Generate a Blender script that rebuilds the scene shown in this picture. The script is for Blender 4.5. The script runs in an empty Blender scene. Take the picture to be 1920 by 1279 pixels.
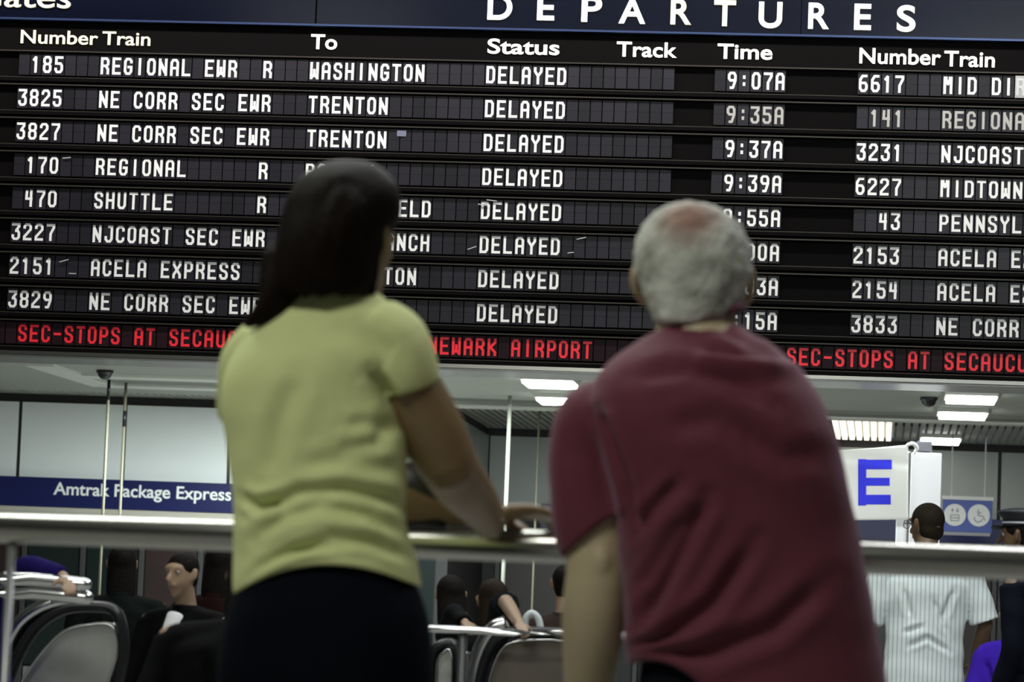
import bpy, bmesh, math, random
import numpy as np
from mathutils import Vector, Matrix, noise
random.seed(7)
scn = bpy.context.scene
COL = scn.collection
# ------------------------------------------------------------------ camera
W, H, F = 1920.0, 1279.0, 7000.0
YAW, PITCH, ROLL = -0.10085, 0.081975, 0.038612
CAM = Vector((0, 0, 0.86))
_f = Vector((math.sin(YAW)*math.cos(PITCH), math.cos(YAW)*math.cos(PITCH), math.sin(PITCH)))
_r = Vector((math.cos(YAW), -math.sin(YAW), 0)); _u = _r.cross(_f)
RR = math.cos(ROLL)*_r + math.sin(ROLL)*_u
UU = -math.sin(ROLL)*_r + math.cos(ROLL)*_u
cd = bpy.data.cameras.new('camera'); cam = bpy.data.objects.new('camera', cd); COL.objects.link(cam)
M3 = Matrix((RR, UU, -_f)).transposed()
cam.matrix_world = Matrix.Translation(CAM) @ M3.to_4x4()
cd.sensor_width = 36; cd.sensor_fit = 'HORIZONTAL'; cd.lens = F/W*36; cd.clip_start = .1; cd.clip_end = 200
cd.dof.use_dof = True; cd.dof.focus_distance = 21.5; cd.dof.aperture_fstop = 7.2
scn.camera = cam
scn.view_settings.view_transform = 'Standard'; scn.view_settings.look = 'None'
scn.view_settings.exposure = 0; scn.view_settings.gamma = 1
scn.view_settings.use_curve_mapping = False
wd = bpy.data.worlds.new('world'); scn.world = wd; wd.use_nodes = True
wd.node_tree.nodes['Background'].inputs[0].default_value = (.8, .9, 1, 1)
wd.node_tree.nodes['Background'].inputs[1].default_value = 0.05

def area(name, loc, sx, sy, power, col=(1, .97, .9), aim=None):
    l = bpy.data.lights.new(name, 'AREA'); l.shape = 'RECTANGLE'; l.size = sx; l.size_y = sy
    l.energy = power; l.color = col
    o = bpy.data.objects.new(name, l); COL.objects.link(o); o.location = loc
    if aim is not None:
        o.rotation_euler = (Vector(aim)-Vector(loc)).to_track_quat('-Z', 'Y').to_euler()
    return o
# hall ceiling luminaires (above the frame), the lamp trough over the board, the far lamps; some added only to brighten
area('hall_lamp', (-3.6, 9.6, 5.8), 5.0, .5, 210, (.95, 1, .93), (-2.0, 7.0, .9))
area('hall_lamp', (1.5, 9.4, 5.8), 3.5, .5, 150, (.97, .97, 1), (-.3, 6.8, .9))
area('hall_lamp', (-2.6, 2.3, 5.8), 3.0, .6, 185, (1, 1, .92), (-1, 6.6, 1.2))
area('hall_lamp', (1.6, 12.5, 5.8), 2.5, .5, 210, (.93, 1, 1), (1.7, 18, 1.2))  # unseen lamp added to brighten the striped shirt
area('hall_lamp', (-1, 15.5, 5.8), 6.0, .5, 170, (.95, 1, 1))
area('board_lamp', (-2.6, 22.5, 5.85), 9.5, .2, 225, (1, .98, .95), (-2.6, 24, 3.3))
area('hall_lamp', (-4.55, 18.2, 5.88), 1.3, .4, 60, (1, .98, .95))
area('far_lamp', (-5.5, 40.5, 3.60), 5.0, .6, 760, (.90, 1, .98))
area('far_lamp', (.2, 41.5, 3.60), 5.0, .6, 90, (.95, 1, .93))
area('far_lamp', (-1.5, 33, 3.60), 10.0, .5, 260, (.92, 1, .98))
area('far_lamp', (-.5, 28, 3.60), 8.0, .5, 330, (.97, 1, 1), (-.3, 34, 1.6))  # unseen lamp added to light the banner from the front

def at(px, py, Y):
    d = _f + RR*((px-W/2)/F) - UU*((py-H/2)/F)
    return CAM + d*(Y/d.y)
def atz(px, py, Z):
    d = _f + RR*((px-W/2)/F) - UU*((py-H/2)/F)
    return CAM + d*((Z-CAM.z)/d.z)
def atx(px, Y, Z=2.0):
    # x of the vertical line seen at px near height Z on plane Y
    y = 600.
    for _ in range(6):
        p = at(px, y, Y); y += (p.z-Z)/Y*F
    return at(px, y, Y).x

# ------------------------------------------------------------------ materials
MATS = {}
def mat(name, col, rough=.6, metal=0, var=0, vscale=20, bump=0, bscale=80, emit=0, ecol=None, coat=0, rand=0, spec=None, stretch=(1, 1, 1)):
    if name in MATS: return MATS[name]
    m = bpy.data.materials.new(name); m.use_nodes = True; nt = m.node_tree; b = nt.nodes['Principled BSDF']
    b.inputs['Base Color'].default_value = (*col, 1); b.inputs['Roughness'].default_value = rough
    b.inputs['Metallic'].default_value = metal
    if spec is not None: b.inputs['Specular IOR Level'].default_value = spec
    if coat: b.inputs['Coat Weight'].default_value = coat
    if emit:
        b.inputs['Emission Color'].default_value = (*(ecol or col), 1); b.inputs['Emission Strength'].default_value = emit
    if var or bump:
        tc = nt.nodes.new('ShaderNodeTexCoord'); mp = nt.nodes.new('ShaderNodeMapping')
        mp.inputs['Scale'].default_value = stretch
        nt.links.new(tc.outputs['Object'], mp.inputs[0])
    if var:
        n = nt.nodes.new('ShaderNodeTexNoise'); n.inputs['Scale'].default_value = vscale; n.inputs['Detail'].default_value = 4
        nt.links.new(mp.outputs[0], n.inputs['Vector'])
        mx = nt.nodes.new('ShaderNodeMix'); mx.data_type = 'RGBA'
        mx.inputs[6].default_value = (*[c*(1-var) for c in col], 1); mx.inputs[7].default_value = (*[min(1, c*(1+var)) for c in col], 1)
        nt.links.new(n.outputs[0], mx.inputs[0]); nt.links.new(mx.outputs[2], b.inputs['Base Color'])
    if rand:
        oi = nt.nodes.new('ShaderNodeObjectInfo'); mx = nt.nodes.new('ShaderNodeMix'); mx.data_type = 'RGBA'
        mx.inputs[6].default_value = (*[c*(1-rand) for c in col], 1); mx.inputs[7].default_value = (*[min(1, c*(1+rand)) for c in col], 1)
        nt.links.new(oi.outputs['Random'], mx.inputs[0]); nt.links.new(mx.outputs[2], b.inputs['Base Color'])
    if bump:
        n = nt.nodes.new('ShaderNodeTexNoise'); n.inputs['Scale'].default_value = bscale; n.inputs['Detail'].default_value = 3
        nt.links.new(mp.outputs[0], n.inputs['Vector'])
        bp = nt.nodes.new('ShaderNodeBump'); bp.inputs['Strength'].default_value = bump; bp.inputs['Distance'].default_value = .01
        nt.links.new(n.outputs[0], bp.inputs['Height']); nt.links.new(bp.outputs[0], b.inputs['Normal'])
    MATS[name] = m; return m

chrome = mat('chrome', (.62, .63, .64), .16, 1)
steel = mat('brushed_steel', (.42, .42, .39), .24, 1, var=.12, vscale=6, stretch=(1, 30, 30))
dsteel = mat('dull_steel', (.30, .31, .31), .4, .8)
blk = mat('board_black', (.0025, .002, .002), .6, spec=.05)
trimdk = mat('board_ledge', (.045, .04, .034), .4, .3, spec=.2)
navy = navyg = mat('header_navy', (.0012, .0024, .010), .22, 0, var=.3, vscale=2, spec=.16)
tilem = mat('flap_charcoal', (.013, .0115, .0165), .42, rand=.4, spec=.22)
tilered = mat('flap_maroon', (.016, .006, .009), .5, rand=.3, spec=.12)
ink = mat('flap_white', (.86, .86, .84), .5)
inkdim = mat('flap_white_worn', (.40, .39, .36), .5)
inkred = mat('flap_red', (.95, .012, .03), .5)
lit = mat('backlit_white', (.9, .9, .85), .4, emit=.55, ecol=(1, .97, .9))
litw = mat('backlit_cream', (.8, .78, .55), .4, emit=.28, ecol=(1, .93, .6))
rub = mat('black_rubber', (.010, .010, .012), .32, spec=.3)
lampm = mat('lamp_diffuser', (1, 1, 1), .5, emit=7, ecol=(1, 1, .97))

# ------------------------------------------------------------------ mesh helpers
def setp(o, label=None, cat=None, group=None, kind=None):
    if label: o['label'] = label
    if cat: o['category'] = cat
    if group: o['group'] = group
    if kind: o['kind'] = kind
    return o
def link(name, me, m, parent=None, smooth=False):
    o = bpy.data.objects.new(name, me); COL.objects.link(o)
    if m is not None and len(me.materials) == 0:
        for k in (m if isinstance(m, (list, tuple)) else [m]): me.materials.append(k)
    if smooth:
        me.polygons.foreach_set('use_smooth', [True]*len(me.polygons))
    if parent is not None: o.parent = parent; o.matrix_parent_inverse = Matrix.Translation(-parent.location)
    return o
def empty(name, loc, label=None, cat=None, group=None):
    o = bpy.data.objects.new(name, None); COL.objects.link(o); o.location = loc; o.empty_display_size = .1
    return setp(o, label, cat, group)
def bx(bm, lo, hi, bev=0, mi=0):
    lo = Vector(lo); hi = Vector(hi)
    vs = [bm.verts.new((x, y, z)) for z in (lo.z, hi.z) for y in (lo.y, hi.y) for x in (lo.x, hi.x)]
    fs = [bm.faces.new([vs[i] for i in f]) for f in ((0, 2, 3, 1), (4, 5, 7, 6), (0, 1, 5, 4), (2, 6, 7, 3), (0, 4, 6, 2), (1, 3, 7, 5))]
    for f in fs: f.material_index = mi
    if bev:
        es = {e for f in fs for e in f.edges}
        bmesh.ops.bevel(bm, geom=list(es), offset=bev, segments=2, affect='EDGES', profile=.6, material=mi)
def tomesh(bm, name='mesh'):
    me = bpy.data.meshes.new(name); bm.normal_update(); bm.to_mesh(me); bm.free(); return me
def box(name, lo, hi, m, parent=None, bev=0):
    bm = bmesh.new(); bx(bm, lo, hi, bev); return link(name, tomesh(bm, name), m, parent)
def catmull(P, n):
    P = [np.array(p, float) for p in P]
    if len(P) == 2: return [P[0]+(P[1]-P[0])*t for t in np.linspace(0, 1, n+1)]
    Q = [2*P[0]-P[1]]+P+[2*P[-1]-P[-2]]; out = []
    for i in range(len(P)-1):
        a, b, c, d = Q[i:i+4]
        for k in range(n):
            t = k/n
            out.append(.5*((2*b)+(-a+c)*t+(2*a-5*b+4*c-d)*t*t+(-a+3*b-3*c+d)*t**3))
    out.append(P[-1]); return out
def ringmesh(bm, rings, cap=True):
    """rings: list of lists of points -> closed loft"""
    R = [[bm.verts.new(p) for p in r] for r in rings]; n = len(R[0])
    for a, b in zip(R[:-1], R[1:]):
        for i in range(n):
            bm.faces.new((a[i], a[(i+1) % n], b[(i+1) % n], b[i]))
    if cap:
        bm.faces.new(R[0][::-1]); bm.faces.new(R[-1])
    return R
def tube(bm, pts, rad, side=(1, 0, 0), n=4, seg=16, dome=True, cap=True):
    """pts: centreline; rad: list of r or (a,b), a along side. Catmull interpolated"""
    rad = [(r, r) if not isinstance(r, (tuple, list)) else r for r in rad]
    S = catmull([(*p, *r) for p, r in zip(pts, rad)], n)
    rings = []; side = Vector(side)
    C = [Vector(s[:3]) for s in S]
    T = []
    for i in range(len(C)):
        t = C[min(i+1, len(C)-1)]-C[max(i-1, 0)]; T.append(t.normalized())
    def ring(c, t, a, b):
        s = side-t*side.dot(t)
        if s.length < 1e-3: s = t.orthogonal()
        s.normalize(); w = t.cross(s)
        return [c+s*(a*math.cos(q))+w*(b*math.sin(q)) for q in [2*math.pi*k/seg for k in range(seg)]]
    a0, b0 = S[0][3], S[0][4]; a1, b1 = S[-1][3], S[-1][4]
    if dome:
        for q in (80, 60, 35):
            q = math.radians(q); rings.append(ring(C[0]-T[0]*min(a0, b0)*math.sin(q), T[0], a0*math.cos(q), b0*math.cos(q)))
    for c, t, s in zip(C, T, S): rings.append(ring(c, t, max(s[3], 1e-4), max(s[4], 1e-4)))
    if dome:
        for q in (35, 60, 80):
            q = math.radians(q); rings.append(ring(C[-1]+T[-1]*min(a1, b1)*math.sin(q), T[-1], a1*math.cos(q), b1*math.cos(q)))
    ringmesh(bm, rings, cap)
def ell(bm, c, r, rot=None, u=20, v=14):
    mtx = Matrix.Translation(c) @ (rot.to_4x4() if rot else Matrix.Identity(4)) @ Matrix.Diagonal((*r, 1))
    bmesh.ops.create_uvsphere(bm, u_segments=u, v_segments=v, radius=1, matrix=mtx)
def fuse(bm, voxel, smooth=4, disp=None, keep=None):
    """union of closed shapes -> one continuous smooth mesh"""
    bmesh.ops.recalc_face_normals(bm, faces=bm.faces)
    me = tomesh(bm, 'tmp'); o = bpy.data.objects.new('tmp', me); COL.objects.link(o)
    md = o.modifiers.new('r', 'REMESH'); md.mode = 'VOXEL'; md.voxel_size = voxel; md.use_smooth_shade = True
    if smooth:
        ms = o.modifiers.new('s', 'SMOOTH'); ms.factor = .5; ms.iterations = smooth
    dg = bpy.context.evaluated_depsgraph_get(); out = bpy.data.meshes.new_from_object(o.evaluated_get(dg))
    bpy.data.objects.remove(o); bpy.data.meshes.remove(me); out.materials.clear()
    if disp is not None:
        nv = len(out.vertices); co = np.empty(nv*3); no = np.empty(nv*3)
        out.vertices.foreach_get('co', co); out.vertices.foreach_get('normal', no)
        co = co.reshape(-1, 3); no = no.reshape(-1, 3)
        co = co+no*disp(co, no)[:, None]; out.vertices.foreach_set('co', co.ravel()); out.update()
    return out
def proj_np(co):
    d = co-np.array(CAM); w = d @ np.array(_f)
    return np.stack([W/2+F*(d @ np.array(RR))/w, H/2-F*(d @ np.array(UU))/w], 1)
def creases(specs, nz=.0015, nscale=6):
    """folds of cloth: each spec = (polyline of world points, depth, width); depth<0 raises a ridge"""
    segs = [([np.array(p) for p in pl], dp, wd) for pl, dp, wd in specs]
    def f(co, no):
        out = np.zeros(len(co))
        for pl, dp, wd in segs:
            best = np.full(len(co), 9.)
            tt = np.zeros(len(co)); L = len(pl)-1
            for i, (a, b) in enumerate(zip(pl[:-1], pl[1:])):
                ab = (b-a)[[0, 2]]; ap = co[:, [0, 2]]-a[[0, 2]]
                t = np.clip((ap @ ab)/(ab @ ab), 0, 1); d = np.linalg.norm(ap-t[:, None]*ab, axis=1)
                m = d < best; best[m] = d[m]; tt[m] = ((i+t)/L)[m]
            near = np.clip(-no[:, 1]+.15, 0, 1)
            fade = np.clip(np.sin(np.pi*np.clip(tt, .04, .96))*2, 0, 1)
            out -= 1.9*dp*np.exp(-(best/wd)**2)*near*fade
            out += 1.9*dp*.45*np.exp(-((best-wd*1.9)/wd)**2)*near*fade
        for i, c in enumerate(co):
            out[i] += nz*noise.noise(Vector((c[0]*nscale, c[1]*nscale, c[2]*nscale*1.6)))*2
        return out
    return f
def text(name, body, pl, pr, base, cap, Y, m, parent, depth=.004, off=0.0, capratio=None):
    """lettering on a plane y=Y; pl/pr left and right pixel ends, base baseline pixel (at pl), cap cap-height px"""
    cu = bpy.data.curves.new('t', 'FONT'); cu.body = body; cu.offset = off; cu.extrude = 0
    o = bpy.data.objects.new('t', cu); COL.objects.link(o)
    dg = bpy.context.evaluated_depsgraph_get(); me = bpy.data.meshes.new_from_object(o.evaluated_get(dg)); bpy.data.objects.remove(o)
    me.materials.clear()
    xs = [v.co.x for v in me.vertices]; x0, x1 = min(xs), max(xs)
    A = at(pl, base, Y); B = at(pr, base, Y); sx = (B.x-A.x)/(x1-x0); hc = cap*Y/F; sz = hc/.70
    for v in me.vertices: v.co = Vector((A.x+(v.co.x-x0)*sx, Y, A.z+v.co.y*sz))
    bm = bmesh.new(); bm.from_mesh(me); bpy.data.meshes.remove(me)
    bmesh.ops.remove_doubles(bm, verts=bm.verts[:], dist=1e-5)
    seen = set(); isl = []
    for f0 in bm.faces:
        if f0 in seen: continue
        st = [f0]; seen.add(f0); fs_ = []
        while st:
            f_ = st.pop(); fs_.append(f_)
            for v in f_.verts:
                for g in v.link_faces:
                    if g not in seen: seen.add(g); st.append(g)
        xs_ = [v.co.x for f_ in fs_ for v in f_.verts]; isl.append([min(xs_), max(xs_), fs_])
    isl.sort(key=lambda q: q[0]); grp = []
    for a_, b_, fs_ in isl:
        if grp and min(b_, grp[-1][1])-max(a_, grp[-1][0]) > .6*min(b_-a_, grp[-1][1]-grp[-1][0]): grp[-1][1] = max(grp[-1][1], b_); grp[-1][2] += fs_
        else: grp.append([a_, b_, list(fs_)])
    for a_, b_, fs_ in grp:
        nb = bmesh.new(); vm = {}
        for f_ in fs_: nb.faces.new([vm.setdefault(v, None) or vm.update({v: nb.verts.new(v.co)}) or vm[v] for v in f_.verts])
        r = bmesh.ops.extrude_face_region(nb, geom=nb.faces[:])
        for g in r['geom']:
            if isinstance(g, bmesh.types.BMVert): g.co.y -= depth
        bmesh.ops.recalc_face_normals(nb, faces=nb.faces)
        link('letter', tomesh(nb, 'letter'), m, parent)
    bm.free(); return

# ------------------------------------------------------------------ room shell
HC = 3.68; HB = 6.0; YB = 24.0
floorm = mat('terrazzo', (.24, .235, .22), .35, var=.25, vscale=60)
ceilm = mat('ceiling_plaster', (.39, .41, .37), .7, var=.06, vscale=2)
wallm = mat('hall_wall', (.30, .31, .31), .6)
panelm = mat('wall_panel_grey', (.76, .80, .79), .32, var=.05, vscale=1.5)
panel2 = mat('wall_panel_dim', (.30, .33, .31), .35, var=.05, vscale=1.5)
jointm = mat('wall_joint_black', (.01, .01, .01), .6)
darkgl = mat('shop_glass', (.006, .011, .010), .25)
maroon = mat('shop_maroon', (.014, .005, .005), .4, var=.5, vscale=3)
def struct(name, lo, hi, m): return setp(box(name, lo, hi, m), kind='structure')
XL, XR = -14., 12.
struct('floor', (XL, -6, -.2), (XR, 48.6, 0), floorm)
ceilH = struct('ceiling', (XL, -6, HB), (XR, YB+.62, HB+.2), ceilm)
struct('wall_left', (XL-.2, -6, 0), (XL, 48.6, HB), wallm)
struct('wall_right', (XR, -6, 0), (XR+.2, 48.6, HB), wallm)
struct('wall_rear', (XL, -6.2, 0), (XR, -6, HB), wallm)
struct('wall_bulkhead', (XL, YB+.62, HC+.02), (XR, YB+.8, HB), wallm)
YS = 43.3
ceilF = struct('ceiling', (XL, YB+.6, HC), (XR, YS, HC+.2), ceilm)
Y1, Y2 = 44.0, 47.9
XRET = atx(905, Y2)
# far end ceiling: dark void above metal slats
void = struct('ceiling', (XL, YS, HC+.22), (XR, Y2+.4, HC+.3), jointm)
slatm = mat('ceiling_slat', (.40, .41, .36), .45, .3, rand=.12)
pitch = .092
bm = bmesh.new(); bx(bm, (-.031, 0, 0), (.031, Y2-YS-.04, .02)); slme = tomesh(bm, 'slat'); slme.materials.append(slatm)
x = atx(-40, 44, 3.6)
XLIT0, XLIT1 = atx(1560, 45.2, 3.6), atx(1677, 45.2, 3.6)
k = 0
while x < atx(1960, 44, 3.6):
    if not (XLIT0-.03 < x < XLIT1+.03):
        o = bpy.data.objects.new('slat', slme); COL.objects.link(o); o.location = (x, YS+.02, HC); o.parent = void
    x += pitch
# beam between plaster ceiling and slats
beamm = mat('beam_grey', (.22, .23, .20), .5); whitem = mat('white_metal', (.72, .74, .68), .4)
b_ = setp(box('trim_1', (atx(430, 42), 42.3, HC-.035), (XR, 42.9, HC-.001), beamm), kind='structure')
b_ = setp(box('trim_2', (atx(430, 42), 42.9, HC-.06), (XR, 43.2, HC-.001), whitem), kind='structure')
# left ceiling coffer frame
cof = empty('ceiling_frame', atz(165, 700, HC), 'pale raised rectangular frame on the ceiling above the blue lettered sign', 'ceiling frame')
def bar(name, a, b, w, h, m, par):
    a = Vector(a); b = Vector(b); d = (b-a).normalized(); s = Vector((-d.y, d.x, 0))*w/2
    bm = bmesh.new(); vs = []
    for z in (-h, -.001):
        for p in (a-s, b-s, b+s, a+s): vs.append(bm.verts.new(p+Vector((0, 0, z))))
    for f in ((0, 3, 2, 1), (4, 5, 6, 7), (0, 1, 5, 4), (1, 2, 6, 5), (2, 3, 7, 6), (3, 0, 4, 7)): bm.faces.new([vs[i] for i in f])
    return link(name, tomesh(bm, name), m, par)
ca, cb2 = atz(80, 684, HC), atz(160, 707, HC)
bar('frame_side', (ca.x, 38.9, HC), (cb2.x, 41.9, HC), .32, .03, whitem, cof)
bar('frame_bar', (cb2.x, 41.75, HC), (cb2.x+3.2, 41.75, HC), .42, .035, whitem, cof)
bar('frame_bar', (cb2.x+.1, 40.3, HC), (cb2.x+3.2, 40.3, HC), .42, .035, whitem, cof)
bar('frame_infill', (cb2.x+.2, 41.0, HC), (cb2.x+3.2, 41.0, HC), .9, .006, beamm, cof)

def wallpanels(wall, xs, y, z0, z1, m, alongy=False):
    for a, b in zip(xs[:-1], xs[1:]):
        bm = bmesh.new(); g = .022
        if alongy: bx(bm, (y-.03, a+g, z0), (y, b-g, z1), .004)
        else: bx(bm, (a+g, y-.03, z0), (b-g, y, z1), .004)
        o = link('panel', tomesh(bm, 'panel'), m, wall)
# left far wall (Y1)
wl = struct('wall_back', (XL, Y1, 0), (XRET, Y1+.2, HC), jointm)
pw = atx(225, Y1)-atx(28, Y1)
xs = [atx(28, Y1)+pw*i for i in range(-3, 20)]; xs = [v for v in xs if v < XRET-.3]+[XRET-.001]
wallpanels(wl, xs, Y1, 2.64, HC-.1, panelm)
wr = struct('wall_return', (XRET-.2, Y1+.2, 0), (XRET, Y2, HC), jointm)
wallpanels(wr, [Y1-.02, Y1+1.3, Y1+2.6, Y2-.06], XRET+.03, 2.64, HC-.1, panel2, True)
w2 = struct('wall_recess', (XRET, Y2, 0), (XR, Y2+.2, HC), jointm)
xs = [atx(908, Y2), atx(1092, Y2), atx(1280, Y2), atx(1480, Y2), atx(1675, Y2), atx(1869, Y2), atx(2063, Y2)]
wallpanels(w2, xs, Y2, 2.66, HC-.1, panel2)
# shop fronts below the sign band: glass bays with mullions
mulm = mat('mullion_dark', (.03, .03, .03), .4)
def shop(wall, x0, x1, y, n, label):
    e = empty('shop_front', ((x0+x1)/2, y-.02, 0), label, 'shop front')
    bw = (x1-x0)/n
    for i in range(n):
        box('window_pane', (x0+bw*i+.05, y-.04, .45), (x0+bw*(i+1)-.05, y-.02, 2.2), darkgl if i % 3 else maroon, e)
        box('kick_plate', (x0+bw*i+.05, y-.05, .02), (x0+bw*(i+1)-.05, y-.02, .42), dsteel, e)
        box('mullion', (x0+bw*i-.03, y-.07, .01), (x0+bw*i+.03, y-.02, 2.25), mulm, e, .004)
    return e
shop(wl, atx(-60, Y1), XRET-.1, Y1, 8, 'dark glass and maroon shop front below the blue lettered sign')
shop(w2, XRET+.2, atx(2000, Y2), Y2, 8, 'dark shop front in the recess at the far end of the hall')

# sign band with lettering (left)
navyS = mat('sign_navy', (.006, .010, .075), .35); whiteS = mat('sign_white', (.78, .80, .80), .4)
pz0, pz1 = at(0, 948, Y1).z, at(0, 893, Y1).z
sg = empty('wall_sign', (atx(200, Y1), Y1-.05, pz0), 'long navy blue sign band with white lettering on the far wall at left', 'sign')
box('sign_panel', (atx(-60, Y1), Y1-.14, pz0), (atx(452, Y1)+1.5, Y1-.05, pz1), navyS, sg, .005)
box('sign_edge', (atx(-60, Y1), Y1-.12, pz0-.085), (atx(452, Y1)+1.5, Y1-.04, pz0-.001), mat('sign_edge', (.42, .40, .34), .5), sg)
text('lettering', 'Amtrak Package Express', 100, 434, 927, 23.5, Y1-.145, whiteS, sg, off=.016)
# recess band
rz0, rz1 = at(1900, 1022, Y2).z, at(1900, 976, Y2).z
sg2 = empty('wall_sign', (atx(1500, Y2), Y2-.05, rz0), 'plain dark blue band along the recess wall below grey panels', 'sign')
box('sign_panel', (atx(1012, Y2), Y2-.10, rz0), (atx(1960, Y2), Y2-.05, rz1), navyS, sg2, .005)
# pictogram sign
YP = 46.
blueP = mat('sign_blue', (.055, .10, .42), .4); whP = mat('pictogram_white', (.85, .87, .88), .4); gyP = mat('pictogram_grey', (.35, .36, .40), .5)
a, b = at(1766, 997, YP), at(1861, 940, YP)
ps = empty('pictogram_sign', ((a.x+b.x)/2, YP, a.z), 'blue sign with two white circles holding a lift symbol and a wheelchair symbol', 'sign')
box('sign_panel', (a.x, YP-.06, a.z), (b.x, YP, b.z), blueP, ps, .004)
box('sign_cap', (a.x-.01, YP-.08, b.z+.001), (b.x+.01, YP+.01, b.z+.045), whiteS, ps)
box('sign_foot', (a.x+.02, YP-.08, a.z-.04), (b.x-.02, YP+.01, a.z-.001), gyP, ps)
for hx in (a.x+.1, b.x-.1): box('hanger_rod', (hx-.008, YP-.035, b.z+.045), (hx+.008, YP-.02, HC-.0), dsteel, ps)
def disc(name, c, r, y0, y1, m, par, seg=28):
    bm = bmesh.new()
    ringmesh(bm, [[Vector((c.x+r*math.cos(q), y, c.z+r*math.sin(q))) for q in [2*math.pi*k/seg for k in range(seg)]] for y in (y1, y0)])
    bmesh.ops.recalc_face_normals(bm, faces=bm.faces)
    return link(name, tomesh(bm, name), m, par)
c1, c2 = at(1790, 966, YP), at(1835, 967, YP)
for c in (c1, c2): disc('pictogram_disc', c, .135, YP-.07, YP-.061, whP, ps)
def strokes(name, c, segs, w, y, m, par):
    bm = bmesh.new()
    for (x0, z0, x1, z1) in segs:
        a = Vector((c.x+x0, y, c.z+z0)); b = Vector((c.x+x1, y, c.z+z1)); d = (b-a).normalized(); s = Vector((-d.z, 0, d.x))*w/2
        r0 = [a-s, b-s, b+s, a+s]; ringmesh(bm, [r0, [p-Vector((0, .003, 0)) for p in r0]])
    bmesh.ops.recalc_face_normals(bm, faces=bm.faces)
    return link(name, tomesh(bm, name), m, par)
strokes('pictogram', c1, [(-.05, -.07, .05, -.07), (-.05, -.07, -.05, .0), (.05, -.07, .05, 0), (-.05, 0, .05, 0), (-.05, -.035, .05, -.035), (-.03, .03, -.03, .08), (-.045, .06, -.015, .06), (.03, .03, .03, .08), (.015, .05, .045, .05)], .011, YP-.07, gyP, ps)
strokes('pictogram', c2, [(-.01, .07, -.01, .0), (-.01, 0, .05, -.01), (.05, -.01, .075, -.06), (-.01, .03, .03, .03), (-.05, -.02, -.055, -.05), (-.055, -.05, -.02, -.085), (-.02, -.085, .03, -.07), (.03, -.07, .045, -.04)], .013, YP-.07, gyP, ps)

# banner with blue E, hung beside a white pillar
YN = 33.0
pil = empty('white_pillar', at(1735, 1240, YN), 'white pillar with a dark grey box on top beside the banner', 'pillar')
pil.location.z = 0
a, b = at(1704, 1000, YN), at(1766, 850, YN)
pm = mat('pillar_white', (.80, .80, .82), .35)
box('pillar_face', (a.x, YN, 0), (b.x, YN+.35, b.z), pm, pil, .012)
a2 = at(1684, 850, YN)
box('pillar_side', (a2.x, YN+.08, 0), (a.x-.004, YN+.35, b.z+.01), pm, pil, .01)
box('joint_strip', (a.x-.02, YN+.045, 1.9), (a.x+.0, YN+.078, b.z), mat('joint_grey', (.10, .10, .10), .5), pil)
box('clasp', (a.x-.09, YN+.05, at(1700, 925, YN).z-.006), (a.x-.02, YN+.079, at(1700, 925, YN).z+.006), mat('joint_grey', (.1, .1, .1)), pil)
c, d = at(1718, 849, YN), at(1748, 828, YN)
box('top_box', (c.x, YN+.02, b.z+.012), (d.x, YN+.3, d.z), mat('box_grey', (.16, .16, .19), .5), pil, .008)
# banner cloth: sagging grid with folds
ban = empty('banner', at(1640, 975, YN-.1), 'white cloth banner with a big blue letter E hung beside the pillar', 'banner')
clothm = mat('banner_cloth', (.80, .81, .76), .8, var=.06, vscale=5)
bluec = mat('banner_blue', (.015, .02, .72), .7)
def bansurf(u, v):   # u 0..1 across, v 0..1 down
    p = Vector(at(1440+u*(1703-1440), (846-u*12)*(1-v)+(978-4*u)*v, YN-.12))
    p.y += .012*math.sin(9*u+5*v)*(.3+.7*v)+.010*math.exp(-((v-.25+.5*(1-u)*.6)/.06)**2)
    if v < .02: p.z -= .02*math.sin(math.pi*u)
    return p
bm = bmesh.new(); NU, NV = 50, 26
for s in (0, .004):
    pass
G = [[bm.verts.new(bansurf(i/NU, j/NV)) for j in range(NV+1)] for i in range(NU+1)]
fs = [bm.faces.new((G[i][j], G[i+1][j], G[i+1][j+1], G[i][j+1])) for i in range(NU) for j in range(NV)]
r = bmesh.ops.extrude_face_region(bm, geom=fs)
for g in r['geom']:
    if isinstance(g, bmesh.types.BMVert): g.co.y += .006
bmesh.ops.recalc_face_normals(bm, faces=bm.faces)
link('cloth', tomesh(bm, 'cloth'), clothm, ban, True)
def onban(px, py):
    u = (px-1440)/263.; t = 846-u*12; bt = 978-4*u; v = (py-t)/(bt-t); p = bansurf(u, v); p.y -= .006; return p
bm = bmesh.new()
def patch(x0, y0, x1, y1, sh=0):
    n = 8
    T = []
    for j in range(n+1):
        T.append([onban(x0+(x1-x0)*i/n, y0+(y1-y0)*j/n) for i in range(n+1)])
    V = [[bm.verts.new(p) for p in row] for row in T]; V2 = [[bm.verts.new(p+Vector((0, -.003, 0))) for p in row] for row in T]
    for j in range(n):
        for i in range(n):
            bm.faces.new((V2[j][i], V2[j][i+1], V2[j+1][i+1], V2[j+1][i]))
# one E, partly hidden behind the man, and its neighbour letters hidden
patch(1609, 861, 1624, 948); patch(1624, 862, 1672, 880); patch(1624, 896, 1668, 911); patch(1624, 928, 1670, 946)
bmesh.ops.recalc_face_normals(bm, faces=bm.faces)
link('letter', tomesh(bm, 'letter'), bluec, ban)
tie = bmesh.new(); tube(tie, [at(1702, 834, YN-.12), at(1712, 832, YN-.1), at(1719, 840, YN-.03), at(1715, 849, YN-.02)], [.014, .018, .018, .012], n=5, seg=8)
link('tie', tomesh(tie, 'tie'), clothm, ban, True)

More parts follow.
